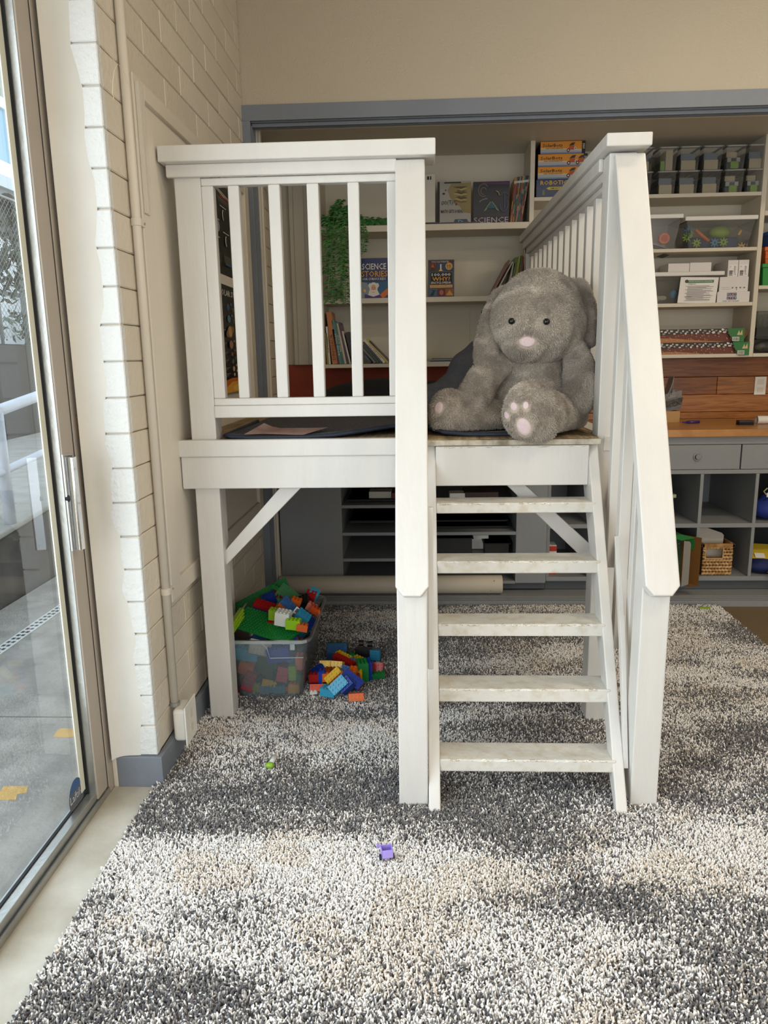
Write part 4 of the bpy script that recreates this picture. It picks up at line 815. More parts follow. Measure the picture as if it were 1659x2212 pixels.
for u,v,c in((1505,525,'#86aa34'),(1544,524,'#3f86b0'),(1563,523,'#86aa34'),(1490,505,'#7da032'),(1487,498,'#3d78a5'),(1602,534,'#c9a040'),(1484,513,'#86aa34')): gear(u,v,c,4.945 if v>515 else 4.96)
MB().tube([tuple(at(1502,497,'y',4.94)),tuple(at(1531,521,'y',4.94))],.010,10).build('orange_stick',flat('#d9743c'),t,smooth=True)
MB().ell(tuple(at(1554,502,'y',5.02)),(.065,.04,.038),18).build('green_dome',flat('#8ba83a'),t,smooth=True)
MB().box(x0+.05,x1-.05,5.0,5.10,2.085,2.16).build('blue_blocks',flat('#25355e'),t,.01); MB().cyl(tuple(at(1595,508,'y',4.96)),tuple(at(1601,498,'y',4.96)),.008,n=8).build('yellow_peg',flat('#d0a53c'),t)
t,x0,x1,zt=tub('clear white lidded tub with a printed instruction sheet taped on its front',1400,1556,587,657,4.90,5.14,1.7545)
MB().ell(tuple(at(1455,636,'y',4.95)),(.03,.02,.03),8).build('blue_bag',flat('#4f87a8'),t); MB().ell(tuple(at(1430,644,'y',4.95)),(.03,.02,.016),8).ell(tuple(at(1420,645,'y',4.95)),(.015,.02,.02),8).build('white_bits',flat('#c9c4b4'),t)
pa=[at(u,v,'y',4.885) for u,v in((1463,654.5),(1545,654.5),(1553,599),(1471,598.5))]
o=thing('instruction_sheet','white printed page with a green heading leaning on the tub front','paper',tuple(pa[0])); MB().add([tuple(p) for p in pa]+[tuple(p+Vector((0,.0008,0))) for p in pa],[(0,1,2,3),(7,6,5,4),(0,4,5,1),(1,5,6,2),(2,6,7,3),(3,7,4,0)]).build('sheet',flat('#e2dcd6'),o)
U=(pa[1]-pa[0]); V_=(pa[3]-pa[0]); a=Art(pa[0]+Vector((0,-.0002,0)),(1,0,0),(0,0,1),U.length,V_.z); sh=lambda y:V_.x/U.length*y
a.rect(.20+sh(.8),.76,.68,.11,flat('#4d7a50')); a.disc(.17+sh(.82),.83,.05,.065,flat('#39443c')); a.text('WATER FILTRATION CHALLENGE',.22+sh(.8),.80,.62,.04,flat('#dfe8dc')); a.text('STEM KIT',.22+sh(.7),.70,.2,.035,K_,True)
for i in range(17): y=.64-.035*i; a.rect(.16+sh(y)+(.05 if i%4 else 0),y,(.62,.68,.50,.64,.45)[i%5],.011,flat('#5a5650'))
a.text('GOALS',.16+sh(.22),.215,.18,.03,K_,True); a.build('print',o)
zl=1.9500
zl=zt+.001
for u0,u1,v0,lab in((1443,1489,569,'plain white box on the tub lid, left one of two'),(1489.6,1536,567,'plain white box on the tub lid, right one of two')):
    x0_=at(u0,588,'y',4.93).x;x1_=at(u1,588,'y',4.93).x; o=box('white_box',x0_,x1_-.001,4.93,5.10,zl,at((u0+u1)/2,v0,'y',4.93).z,mat('white_card','#d8d2ce',.7),None,.001); o['label']=lab; o['category']='box'
WC=MATS['white_card']; zA=1.7545
x0=at(1548,655,'y',4.895).x; x1=at(1618,655,'y',4.895).x; z1=at(1580,630,'y',4.895).z
t=thing('kit_box','white kit box with small coloured letter tiles at the bottom of the right stack','box',(x0,4.9,zA)); MB().box(x0,x1,4.895,5.12,zA,z1).build('carton',WC,t,.001)
a=Art((x0,4.8947,zA),(1,0,0),(0,0,1),x1-x0,z1-zA)
for j,wd in enumerate(('PLAY','STEM')):
    for i,ch in enumerate(wd): a.rect(.30+.075*i,.62-.34*j,.066,.27,flat(('#2f3f6e','#4b3a70','#7a3b4c','#3a3f55')[(i+j)%4])); a.text(ch,.315+.075*i,.66-.34*j,.036,.18,W_,True)
a.text('BUILD, APPLY & LEARN',.18,.06,.50,.12,flat('#5c5652')); a.build('front_print',t)
z2=at(1580,598,'y',4.90).z; x0=at(1553,630,'y',4.90).x; x1=at(1615,630,'y',4.90).x
t=thing('kit_box','white carton with a row of tiny grey drawings, middle of the right stack','box',(x0,4.9,z1)); MB().box(x0,x1,4.90,5.12,z1+.0005,z2).build('carton',WC,t,.001)
a=Art((x0,4.8997,z1+.0005),(1,0,0),(0,0,1),x1-x0,z2-z1)
for i in range(4): a.disc(.46+.135*i,.25,.03,.035,flat('#55504e'),8); a.rect(.43+.135*i,.29,.06,.015,flat('#6a6462'))
a.disc(.60,.14,.015,.03,flat('#55504e'),6); a.rect(.08,.27,.25,.012,flat('#8a8582')); a.rect(.08,.15,.3,.012,flat('#8a8582')); a.build('front_print',t)
for u0,u1,lab in((1571,1593,'small white carton with a barcode, left of the pair on the stack'),(1594,1616,'small white carton with a barcode, right of the pair on the stack')):
    z3=at(1590,561.5,'y',4.91).z; x0=at(u0,598,'y',4.91).x; x1=at(u1,598,'y',4.91).x; t=thing('carton',lab,'box',(x0,4.91,z2)); MB().box(x0,x1,4.91,5.12,z2+.0005,z3).build('carton_body',WC,t,.001)
    a=Art((x0,4.9097,z2+.0005),(1,0,0),(0,0,1),x1-x0,z3-z2); a.rect(.08,.06,.84,.66,flat('#e3dedb'))
    for k in range(9): a.rect(.14,.08+.035*k,.34,.018 if k%3 else .026,K_)
    a.text('47 8 2',.58,.10,.2,.55,flat('#6a6562')); a.text('1 4',.15,.55,.12,.1,flat('#55504d')); a.build('barcode_label',t)
# long stone-pattern boxes
def longbox(lab,u0,u1,v0,v1,Y,flap=False):
    p=at(u1,v1,'y',Y); x0=at(u0,v1,'y',Y).x; x1=p.x; z1=at(u1,v0,'y',Y).z; z0=p.z; t=thing('long_box',lab,'box',(x0,Y,z0)); MB().box(x0,x1,Y,Y+.22,z0,z1).build('carton',mat('brown_card','#8d6a45',.7),t,.001)
    w_=x1-x0; h_=z1-z0; a=Art((x0,Y-.0003,z0),(1,0,0),(0,0,1),w_,h_); a.rect(0,0,1,1,flat('#6b3626')); a.poly([(0,0),(0,.06),(.20,.16),(.34,.34),(.46,.30),(.62,.16),(.85,.02),(.85,0)],flat('#a9754a')); a.poly([(0,.5),(.10,.55),(.30,.52),(.45,.62),(.8,.70),(.92,1),(.04,1)],flat('#3b3230'))
    rs=random.Random(5)
    for k in range(46):
        x=.08+.82*(k/46)+rs.uniform(-.005,.005); y=.66+.26*((k*7)%5)/4; rx_=rs.uniform(.009,.017); ry_=rs.uniform(.06,.12); a.poly([(x+rx_*rs.uniform(.7,1.1)*math.cos(q*1.05),y+ry_*rs.uniform(.7,1.1)*math.sin(q*1.05)) for q in range(6)],flat(rs.choice(('#c9c2ba','#a9a5a2','#8a8a8c','#d3ccc2'))))
    for k in range(46): x=rs.uniform(.03,.93); y=rs.uniform(.12,.55); a.rect(x,y,.007,.035,flat('#cdb48e'))
    a.disc(.20,.30,.035,.12,flat('#c99e63')); a.poly([(.92,0),(1,0),(1,1),(.86,1),(.88,.5)],flat('#2f7038')); a.poly([(0,.35),(.05,.45),(.09,.95),(.08,1),(0,1)],flat('#2f7038')); a.poly([(.94,.5),(.955,.85),(.965,.6),(.98,.9),(.985,.5)],flat('#c9b080')); a.rect(.905,.06,.055,.30,W_)
    for k in range(6): a.rect(.91+.008*k,.09,.004,.24,K_)
    a.build('front_print',t)
    if flap: MB().add([(x1,Y,z0+.005),(x1,Y,z1),(x1+.055,Y+.02,z1-.02),(x1+.012,Y+.01,z0+.01)],[(0,3,2,1),(0,1,2,3)]).build('open_flap',mat('flap_card','#9c7a54',.8),t)
longbox('long box printed with cobblestones and soil, upper one with an open end flap',1340,1603,709,738,4.895,True)
longbox('long box printed with cobblestones and soil, lower one on the shelf',1352,1614,738.5,767,4.895)
# third bookcase
for z0,z1,x0,c,lab in((2.085,2.175,2.178,'#2b5fae','blue plastic bin on top of the stacked bins at the picture edge'),(1.985,2.083,2.165,'#d2662a','orange ribbed plastic bin in the middle of the edge stack'),(1.8525,1.984,2.158,'#2f8a3a','green plastic bin at the bottom of the edge stack')):
    t=thing('plastic_bin',lab,'bin',(x0,4.92,z0)); m=mat('bin_'+c[1:],c,.35)
    V=[(x0+.015,4.93,z0),(x0+.32,4.93,z0),(x0+.32,5.12,z0),(x0+.015,5.12,z0),(x0,4.91,z1-.02),(x0+.34,4.91,z1-.02),(x0+.34,5.14,z1-.02),(x0,5.14,z1-.02)]
    MB().add(V,[(3,2,1,0),(0,1,5,4),(1,2,6,5),(2,3,7,6),(3,0,4,7)]).build('bin_body',m,t); MB().box(x0-.008,x0+.348,4.90,5.15,z1-.024,z1).build('rim',m,t,.004)
    if 'ribbed' in lab:
        for k in range(2): MB().box(x0+.004,x0+.33,4.912,4.93,z0+.03+.025*k,z0+.038+.025*k).build('rib',m,t,.002)
tt=thing('terrarium','dark terrarium with spiky leaves at the right picture edge shelf','terrarium',(2.25,4.93,1.44))
clearT=clear('terrarium_glass','#9aa09a',.06,.05); MB().box(2.15,2.6,4.91,5.14,1.535,1.70).build('glass_case',clearT,tt); MB().box(2.16,2.59,4.92,5.13,1.545,1.60).build('dark_soil',mat('soil','#2b2620',.9),tt)
b=MB()
for k in range(60): x=random.uniform(2.17,2.45); y=random.uniform(4.93,5.05); b.add([(x,y,1.59),(x+.006,y,1.59),(x+random.uniform(-.03,.03),y,1.63+random.random()*.07)],[(0,1,2)])
b.build('spiky_leaves',mat('dark_leaf','#3c4534',.7),tt)
o=MB().ell((2.33,4.98,1.482),(.16,.07,.042),16).build('pale_stone',mat('stone_pale','#8c877c',.8,.3,20,var2='#3c3a36',vscale=9),None,smooth=True); o['label']='pale speckled stone lying below the terrarium at the picture edge'; o['category']='stone'
box('base_tray',2.15,2.6,4.90,5.15,1.525,1.535,K_,tt)
# things on the worktop
t=thing('card_box','small tan cardboard box on the worktop under the gravel tub','box',(1.68,4.90,1.008)); MB().box(1.60,1.70,4.885,4.99,1.0085,1.082).build('carton',mat('tan_card','#b98f5c',.7),t,.001)
gt=thing('gravel_tub','tilted clear food tub of grey gravel with lids resting on the tan box','tub',(1.66,4.93,1.085))
G_=Matrix.Translation((1.655,4.935,1.087))@Matrix.Rotation(R_(-14),4,'Y')
V=[(-.05,-.045,0),(.055,-.045,0),(.055,.05,0),(-.05,.05,0),(-.075,-.06,.115),(.075,-.06,.115),(.075,.06,.115),(-.075,.06,.115)]
MB().add(V,[(3,2,1,0),(0,1,5,4),(1,2,6,5),(2,3,7,6),(3,0,4,7)],0,G_).build('tub_shell',MILK,gt)
MB().add([(v[0]*.97,v[1]*.97,.004+v[2]*.55) for v in V],[(3,2,1,0),(0,1,5,4),(1,2,6,5),(2,3,7,6),(3,0,4,7),(4,5,6,7)],0,G_).build('gravel',mat('grey_gravel','#6d6862',.9,1,120,var2='#3f3b37',vscale=90),gt,kind='stuff')
for k in range(5): MB().box(-.05,.065,-.05,.05,0,.004,0,G_@Matrix.Translation((-.02+.012*k,0,.10+.012*k))@Matrix.Rotation(R_(-50-6*k),4,'Y')).build('loose_lid',clear('lid_plastic','#c9c6c0',.35,.25),gt,.001)
pn=thing('marker_pen','purple marker pen lying on the worktop beside the tan box','pen',(1.76,4.84,1.015)); pA=Vector((1.72,4.80,1.0175)); pB=Vector((1.80,4.815,1.0175))
MB().cyl(pA,pB,.009,n=12).build('barrel',mat('pen_purple','#3c2a78',.3),pn,smooth=True); MB().cyl(pA-Vector((.035,.006,.0)),pA,.003,.008,n=12).build('cap',MATS['pen_purple'],pn,smooth=True)
er=thing('board_eraser','small black felt board eraser lying on the worktop','eraser',(2.02,4.68,1.01)); MB().box(1.985,2.075,4.66,4.71,1.0085,1.022).build('felt',mat('felt_black','#1c1b1d',.95),er,.002); MB().box(1.985,2.075,4.66,4.71,1.0225,1.036).build('grip',mat('grip_black','#26252a',.4),er,.002)
pr=MB(); X0=2.115
for rr_,rw_ in((.025,.002),(.019,.0015)): 
    n=18; V=[];F=[]
    for x in(X0,X0+.35):
        for r_ in(rr_,rr_-rw_): V+=[(x,4.72+r_*math.cos(2*math.pi*i/n),1.034+r_*math.sin(2*math.pi*i/n)) for i in range(n)]
    for i in range(n):
        j=(i+1)%n; F+=[(i,j,2*n+j,2*n+i),(n+j,n+i,3*n+i,3*n+j),(i,n+i,n+j,j),(2*n+j,3*n+j,3*n+i,2*n+i)]
    pr.add(V,F)
o=pr.build('paper_roll',mat('paper_white','#ddd8cf',.7)); o['label']='rolled white paper with faint lines lying at the right end of the worktop'; o['category']='paper'
op=thing('wall_outlet','white outlet cover on the wooden backsplash at the right picture edge','outlet',(2.29,5.155,1.22)); MB().box(2.275,2.35,5.150,5.157,1.165,1.285).build('cover_plate',PLW,op,.002); MB().box(2.292,2.333,5.1485,5.15,1.18,1.215).box(2.292,2.333,5.1485,5.15,1.235,1.27).build('socket',MATS['ivory'],op)
# things in the cubbies
t,x0,x1,zt=None,None,None,None
t=clear_bin('storage_tub','clear tub with a pale green lid in the upper cubby behind the handrail',1.40,1.575,4.56,4.80,.4385,.575,.02,CLR,cat='tub'); MB().box(1.39,1.595,4.55,4.81,.575,.598).build('lid',mat('pale_green_lid','#a9b08c',.5),t,.004)
MB().box(1.43,1.50,4.575,4.60,.46,.53).build('white_card',WC,t); MB().ell((1.50,4.62,.47),(.05,.03,.025),8).build('blue_bits',flat('#3d5a78'),t)
o=MB().ell((1.43,4.66,.625),(.06,.05,.03),8).ell((1.46,4.64,.64),(.03,.03,.035),8).build('dark_bundle',mat('dark_bundle','#2a2226',.8)); o['label']='dark crumpled bundle lying on the pale green tub lid'; o['category']='bundle'
o=MB().box(1.47,1.56,4.57,4.66,.5985,.604).build('yellow_card',mat('yellow_card','#b5a866',.6)); o['label']='thin yellow card lying on the pale green tub lid'; o['category']='card'
gb=thing('green_box','tall open green patterned box sticking out of the lower cubby','box',(1.55,4.36,.105))
R2=Matrix.Translation((1.47,4.34,.106))@Matrix.Rotation(R_(6),4,'Z')
MB().box(-.02,.115,.02,.40,0,.28,0,R2).build('carton',mat('green_card','#3d5f42',.6,var2='#28443a',vscale=30),gb,.001)
a=Art(R2@Vector((-.02,.0195,0)),R2.to_3x3()@Vector((1,0,0)),(0,0,1),.135,.28); a.rect(0,0,1,1,flat('#2e4d3c'))
rs=random.Random(3)
for k in range(80): x=rs.uniform(.03,.95); y=rs.uniform(.03,.95); a.disc(x,y,.02*rs.uniform(.6,1.6),.010,flat(rs.choice(('#8fa06a','#a85a48','#3f7f5a','#c7b694','#26566a','#6e3f30'))),6)
a.build('front_print',gb)
MB().add([R2@Vector(p) for p in((.075,-.09,-.01),(.125,-.075,.0),(.125,-.075,.245),(.115,-.078,.262),(.075,-.09,.27))],[(0,1,2,3,4),(4,3,2,1,0)]).build('white_flap',mat('flap_white','#bdb7ae',.7),gb)
MB().add([R2@Vector(p) for p in((.115,.02,0),(.19,-.07,-.015),(.19,-.07,.28),(.115,.02,.28))],[(0,1,2,3),(3,2,1,0)]).add([R2@Vector(p) for p in((.115,.02,.0),(.19,-.07,-.015),(.125,-.075,-.015))],[(0,1,2),(2,1,0)]).build('brown_flap',mat('brown_card_in','#9a6a30',.8),gb)
MB().add([R2@Vector(p) for p in((-.0,.02,.281),(.115,.02,.281),(.16,-.05,.275),(.06,-.09,.272))],[(0,1,2,3),(3,2,1,0)]).add([R2@Vector(p) for p in((.128,-.02,.275),(.16,-.045,.275),(.16,-.045,.20),(.128,-.02,.20))],[(0,1,2,3),(3,2,1,0)]).build('green_flap',mat('bright_green_flap','#2f8a42',.5),gb)
# wicker basket: woven rows of braid
wk=thing('wicker_basket','tan woven wicker basket with a cut out handle in the lower cubby','basket',(1.85,4.5,.106))
WKM=[mat('wicker_%d'%i,c,.8,.5,90,.15,20) for i,c in enumerate(('#c49a66','#b0844f','#d0a873'))]
bx0,bx1,by0,by1,bz0=1.735,1.935,4.455,4.74,.1065
MB().box(bx0+.012,bx1-.012,by0+.014,by0+.018,bz0,bz0+.115,0).box(bx0+.012,bx0+.018,by0+.02,by1,bz0,bz0+.175).box(bx1-.018,bx1-.012,by0+.02,by1,bz0,bz0+.175).box(bx0+.012,bx1-.012,by1-.015,by1-.01,bz0,bz0+.175).box(bx0+.012,bx1-.012,by0+.02,by1-.02,bz0,bz0+.006).build('liner',mat('wicker_dark','#5e3f20',.9),wk)
rows=9; rh=.0205
for r in range(rows):
    z=bz0+.010+r*rh; n=9
    for i in range(n):
        x=bx0+.012+(i+.5)*(bx1-bx0-.022)/n
        if 5<=r<=7 and .030<x-bx0<.128: continue
        M=Matrix.Rotation(R_(28 if r%2 else -28),4,'Y'); MB().ell((x,by0+.010,z),(.0155,.009,.0085),8,0,M).build('braid',WKM[random.randrange(3)],wk,smooth=True)
    for i in range(10):
        y=by0+.02+(i+.5)*.027; MB().ell((bx1-.008,y,z),(.008,.0165,.0085),8).build('braid',WKM[random.randrange(3)],wk,smooth=True)
MB().box(bx0+.002,bx1-.002,by0,by0+.018,bz0+.178,bz0+.200).box(bx1-.018,bx1-.002,by0,by1,bz0+.178,bz0+.2).box(bx0+.002,bx0+.018,by0,by1,bz0+.178,bz0+.2).box(bx0+.002,bx1-.002,by1-.018,by1,bz0+.178,bz0+.2).build('rim_band',mat('wicker_band','#b98b55',.8,.4,40,var2='#8d6233',vscale=25),wk,.003)
MB().box(bx0+.022,bx0+.027,by0+.002,by0+.016,bz0+.105,bz0+.18).box(bx0+.128,bx0+.133,by0+.002,by0+.016,bz0+.105,bz0+.18).box(bx0+.022,bx0+.133,by0+.002,by0+.016,bz0+.102,bz0+.108).build('handle_frame',WKM[2],wk,.001)
o=MB().prism([(1.745,.12),(1.895,.12),(1.905,.335),(1.892,.35),(1.775,.392),(1.745,.392)],'y',4.56,4.575).build('white_folder',mat('folder_card','#c5bcae',.7),None,.001); o['label']='large pale card folder with a rounded corner standing in the wicker basket'; o['category']='folder'
BLUE=mat('royal_blue_fabric','#20348c',.8,.5,14,.25,6)
def blobs(name,L_,m,parent,vox=.01,sm=4,sub=None):
    b=MB()
    for c,r,*M_ in L_: b.ell(c,r,18,0,M_[0] if M_ else None)
    o=b.build(name,m,None); rm=o.modifiers.new('r','REMESH'); rm.mode='VOXEL'; rm.voxel_size=vox; s=o.modifiers.new('s','SMOOTH'); s.iterations=sm; s.factor=.6
    dg=bpy.context.evaluated_depsgraph_get(); dg.update(); me=bpy.data.meshes.new_from_object(o.evaluated_get(dg)); old=o.data; o.modifiers.clear(); o.data=me; bpy.data.meshes.remove(old)
    me.polygons.foreach_set('use_smooth',[True]*len(me.polygons)); me.update()
    if parent: o.parent=parent; o.matrix_parent_inverse=parent.matrix_basis.inverted()
    return o
t=thing('blue_bag','royal blue fabric bag with a white logo in the upper right cubby','bag',(2.16,4.5,.44))
blobs('bag_body',[((2.16,4.56,.505),(.115,.10,.063)),((2.20,4.57,.56),(.09,.08,.055)),((2.22,4.58,.62),(.07,.06,.05))],BLUE,t,.008)
a=Art((2.085,4.458,.485),(1,0,.05),(0,.25,1),.15,.05); a.poly([(.25,.55),(.35,.8),(.45,.6),(.55,.85),(.65,.6),(.8,.75),(1,.6),(1,.35),(.9,.2),(.85,.4),(.75,.15),(.68,.4),(.58,.15),(.5,.4),(.4,.15),(.3,.3)],W_); a.build('logo',t)
MB().box(2.115,2.17,4.50,4.505,.585,.612).build('white_tag',WC,t,.001); MB().tube([(2.12,4.51,.64),(2.10,4.51,.62),(2.115,4.505,.60)],.004,6).build('cord',flat('#b8a86a'),t)
t=thing('folded_blue_bag','dark blue fabric bag with a yellow and white top in the lower right cubby','bag',(2.13,4.5,.105))
blobs('bag_body',[((2.15,4.55,.15),(.125,.10,.05)),((2.16,4.56,.19),(.12,.10,.045))],mat('navy_fabric','#182558',.8,.5,14,.25,6),t,.008)
MB().add([(2.04,4.455,.215),(2.26,4.455,.205),(2.28,4.60,.262),(2.10,4.62,.268)],[(0,1,2,3),(3,2,1,0)]).build('yellow_panel',flat('#c9a92c'),t)
MB().add([(2.06,4.452,.219),(2.12,4.452,.217),(2.13,4.50,.235),(2.07,4.50,.238)],[(0,1,2,3)]).add([(2.16,4.452,.217),(2.25,4.452,.213),(2.24,4.49,.229),(2.17,4.49,.232)],[(0,1,2,3)]).build('white_print',W_,t)
MB().ell((2.20,4.41,.12),(.085,.025,.022),12,0,Matrix.Rotation(R_(14),4,'Y')).build('hanging_strap',flat('#b99a30'),t,smooth=True)
o=thing('red_box','small red and white box in the lower cubby right of the shelf unit','box',(.83,4.5,.106)); MB().box(.812,.865,4.50,4.60,.1065,.29).build('carton',WC,o,.001)
a=Art((.812,4.4997,.1065),(1,0,0),(0,0,1),.053,.1835); a.rect(0,0,1,.22,flat('#b03020')); a.rect(0,.80,1,.18,flat('#b03020')); a.build('print',o)
# ================================================================ SMALL THINGS ON THE RUG
t=thing('toy_figure','tiny toy with a bright green round cap and white body lying on the rug','toy',tuple(at(582,1656,'z',.03)))
c=at(583,1653,'z',.034); MB().ell(tuple(c),(.015,.013,.012),14).ell((c.x-.008,c.y,c.z),(.009,.010,.009),10).build('green_cap',mat('toy_lime','#86b02c',.3),t,smooth=True); e=at(594,1634,'z',.034)
MB().cyl(tuple(c),tuple(e),.008,.010,n=10).build('white_body',mat('toy_white','#e4e6e2',.35),t,smooth=True)
t=thing('toy_cart','tiny lilac toy wheelbarrow with black wheels on the pale part of the rug','toy',tuple(at(835,1850,'z',.03)))
LV=mat('lilac_plastic','#a893e0',.35); p=at(835,1856,'z',.03); M=Matrix.Translation(p+Vector((0,.01,-.002)))@Matrix.Rotation(R_(12),4,'Z')@Matrix.Rotation(R_(-6),4,'X')@Matrix.Scale(1.12,4)
b=MB(); x0,x1,y0,y1,z0,z1=-.014,.016,-.012,.018,.004,.026
b.box(x0,x1,y0,y0+.002,z0,z1,0,M).box(x0,x1,y1-.002,y1,z0,z1,0,M).box(x0,x0+.002,y0,y1,z0,z1,0,M).box(x1-.002,x1,y0,y1,z0,z1,0,M).box(x0,x1,y0,y1,z0,z0+.002,0,M); b.build('tray',LV,t,.0006)
MB().box(x0-.006,x0,y1-.004,y1+.010,z1-.003,z1,0,M).box(x0-.008,x0-.005,y1+.006,y1+.009,z1-.012,z1,0,M).build('handle',LV,t)
for x in(x0-.003,x1+.001): MB().cyl(M@Vector((x-.0025,-.002,.004)),M@Vector((x+.0025,-.002,.004)),.0085,n=14).build('wheel',BLACK,t,smooth=False)
o=MB().prism([(1.60,4.08),(1.66,4.075),(1.665,4.087),(1.61,4.10)],'z',.022,.030).build('green_scrap',mat('lime_scrap','#86a82c',.6)); o['label']='small lime green scrap at the far edge of the rug by the closet'; o['category']='scrap'
# ================================================================ SOFT THINGS ON THE DECK
MATF=mat('grey_loop_carpet','#747174',.95,.9,260,var2='#45444a',vscale=170); NAVY=mat('navy_binding','#27303f',.6)
rim_px=[(486,930),(500,943),(540,949),(600,951),(660,948),(720,941),(780,932),(830,924),(862,920),(900,921),(925,926),(960,938),(1010,944),(1070,947),(1130,946),(1190,940),(1235,927),(1282,905)]
zr=[1.168,1.164,1.160,1.160,1.160,1.166,1.176,1.185,1.190,1.19,1.186,1.170,1.163,1.162,1.162,1.166,1.180,1.195]
R0=[]
for (u,v),z in zip(rim_px,zr):
    y=2.80 if z<1.166 else 2.80+(z-1.166)*5.0
    x=at(u,v,'y',y).x; R0.append(Vector((min(max(x,-.755),.655),y,z)))
fm=thing('floor_mat','dark grey carpet mat with wavy navy bound edge covering the loft deck','mat',(0,3.3,1.155))
NB=8; V=[];F=[]
for j in range(NB+1):
    f=j/NB
    for i,p in enumerate(R0): V.append((p.x,p.y+(3.9-p.y)*f,1.166+(p.z+.004-1.166)*(1-f)**3))
n=len(R0)
for j in range(NB):
    for i in range(n-1): F.append((j*n+i,j*n+i+1,(j+1)*n+i+1,(j+1)*n+i))
nv=len(V); V+=[(v[0],v[1]+.004,v[2]-.014) for v in V]; F+=[tuple(k+nv for k in f[::-1]) for f in F]
for i in range(n-1): F.append((i+1,i,nv+i,nv+i+1))
MB().add(V,F).build('carpet_top',MATF,fm,smooth=True)
MB().tube([tuple(p+Vector((0,-.004,-.001))) for p in R0],.008,8).tube([tuple(p+Vector((0,-.004,-.001))) for p in (R0[0],R0[0]+Vector((0,.6,.004)))],.008,8).build('binding',NAVY,fm,smooth=True)
q=[at(u,v,'z',1.197) for u,v in((516,932),(580,948),(688,938),(652,928))]
sp=thing('paper_sheet','curled pink printed sheet lying at the front left of the dark mat','paper',tuple(q[0]))
def quadsheet(a,b,c,d,lift,m,nm,par):
    V=[];F=[];N_=8
    for j in range(N_+1):
        for i in range(N_+1):
            s_=i/N_;t_=j/N_; p=(a*(1-s_)+b*s_)*(1-t_)+(d*(1-s_)+c*s_)*t_; V.append((p.x,p.y,p.z+lift(s_,t_)))
    for j in range(N_):
        for i in range(N_): k=j*(N_+1)+i; F.append((k,k+1,k+N_+2,k+N_+1))
    return MB().add(V,F).build(nm,m,par,smooth=True)
A_=Vector((-.66,2.80,1.168)); B_=Vector((-.43,2.795,1.167)); C_=Vector((-.35,2.93,1.176)); D_=Vector((-.61,2.95,1.172))
quadsheet(A_,B_,C_,D_,lambda s_,t_:.026*max(0,1-3.2*s_)**2*t_+.006*t_*s_+.002*math.sin(5*s_)+.003,mat('pink_print','#c9aaa0',.7,var2='#b58f86',vscale=14),'sheet',sp)
# dark bean bag and grey cushion at the back
t=thing('bean_bag','black denim bean bag slumped on the loft behind the front railing','bean bag',(-.2,4.2,1.17))
blobs('bag',[((-.18,4.35,1.17),(.46,.30,.165)),((.10,4.25,1.17),(.36,.28,.15)),((-.50,4.2,1.17),(.2,.22,.07))],mat('black_denim','#18181c',.9,.5,160,.3,40),t,.02,6)
for v in t.children[0].data.vertices: v.co.z=max(v.co.z,1.187)
t=thing('floor_cushion','dark grey floor cushion with a raised back behind the plush rabbit','cushion',(.3,3.9,1.17))
blobs('cushion',[(tuple(at(1012,806,'y',3.5)),(.10,.11,.11)),(tuple(at(1030,768,'y',3.5)),(.062,.09,.085),Matrix.Rotation(R_(25),4,'Y')),(tuple(at(985,850,'y',3.48)),(.11,.13,.10)),(tuple(at(940,868,'y',3.45)),(.14,.13,.085)),(tuple(at(1060,840,'y',3.55)),(.12,.12,.16))],mat('grey_denim','#55555a',.9,.5,160,.2,40),t,.015,6)
for v in t.children[0].data.vertices: v.co.z=max(v.co.z,1.187)
# ================================================================ PLUSH RABBIT
def P(u,v,Y): return at(u,v,'y',Y)
def cap(u0,v0,Y0,u1,v1,Y1,r0,r1,n=9,sq=(1,1,1)):
    a=P(u0,v0,Y0); b=P(u1,v1,Y1); out=[]
    for k in range(n):
        f=k/(n-1); c=a.lerp(b,f); r=r0+(r1-r0)*f; out.append((tuple(c),(r*sq[0],r*sq[1],r*sq[2])))
    return out
def tilt(dx,dy,dz): return Euler((R_(dx),R_(dy),R_(dz))).to_matrix().to_4x4()
rb=thing('plush_rabbit','large grey plush rabbit with drooping ears seated on the loft above the stair','soft toy',(.42,2.98,1.17))
FURB=mat('fur_skin','#b8ab9a',.95,.4,200,.15,30)
head=blobs('head',[(tuple(P(1163,680,2.95)),(.163,.155,.166)),(tuple(P(1170,702,2.94)),(.163,.155,.138)),(tuple(P(1140,740,2.88)),(.098,.085,.066)),(tuple(P(1128,690,2.92)),(.118,.13,.13)),(tuple(P(1163,634,2.98)),(.120,.11,.088))],FURB,rb,.0075,4)
body=blobs('body',[(tuple(P(1155,868,3.02)),(.185,.150,.165)),(tuple(P(1152,800,3.02)),(.140,.12,.15)),(tuple(P(1185,895,2.99)),(.15,.13,.105))],FURB,rb,.008,5)
arms=[blobs('arm',cap(1096,768,2.97,1045,815,2.92,.046,.056)+cap(1045,815,2.92,1020,868,2.905,.056,.066),FURB,rb,.0075,4),
      blobs('arm',[(tuple(P(1252,822,2.895)),(.058,.054,.132),tilt(0,-4,0)),(tuple(P(1243,768,2.905)),(.042,.045,.07),tilt(0,-12,0)),(tuple(P(1251,852,2.893)),(.063,.056,.078))],FURB,rb,.0075,4)]
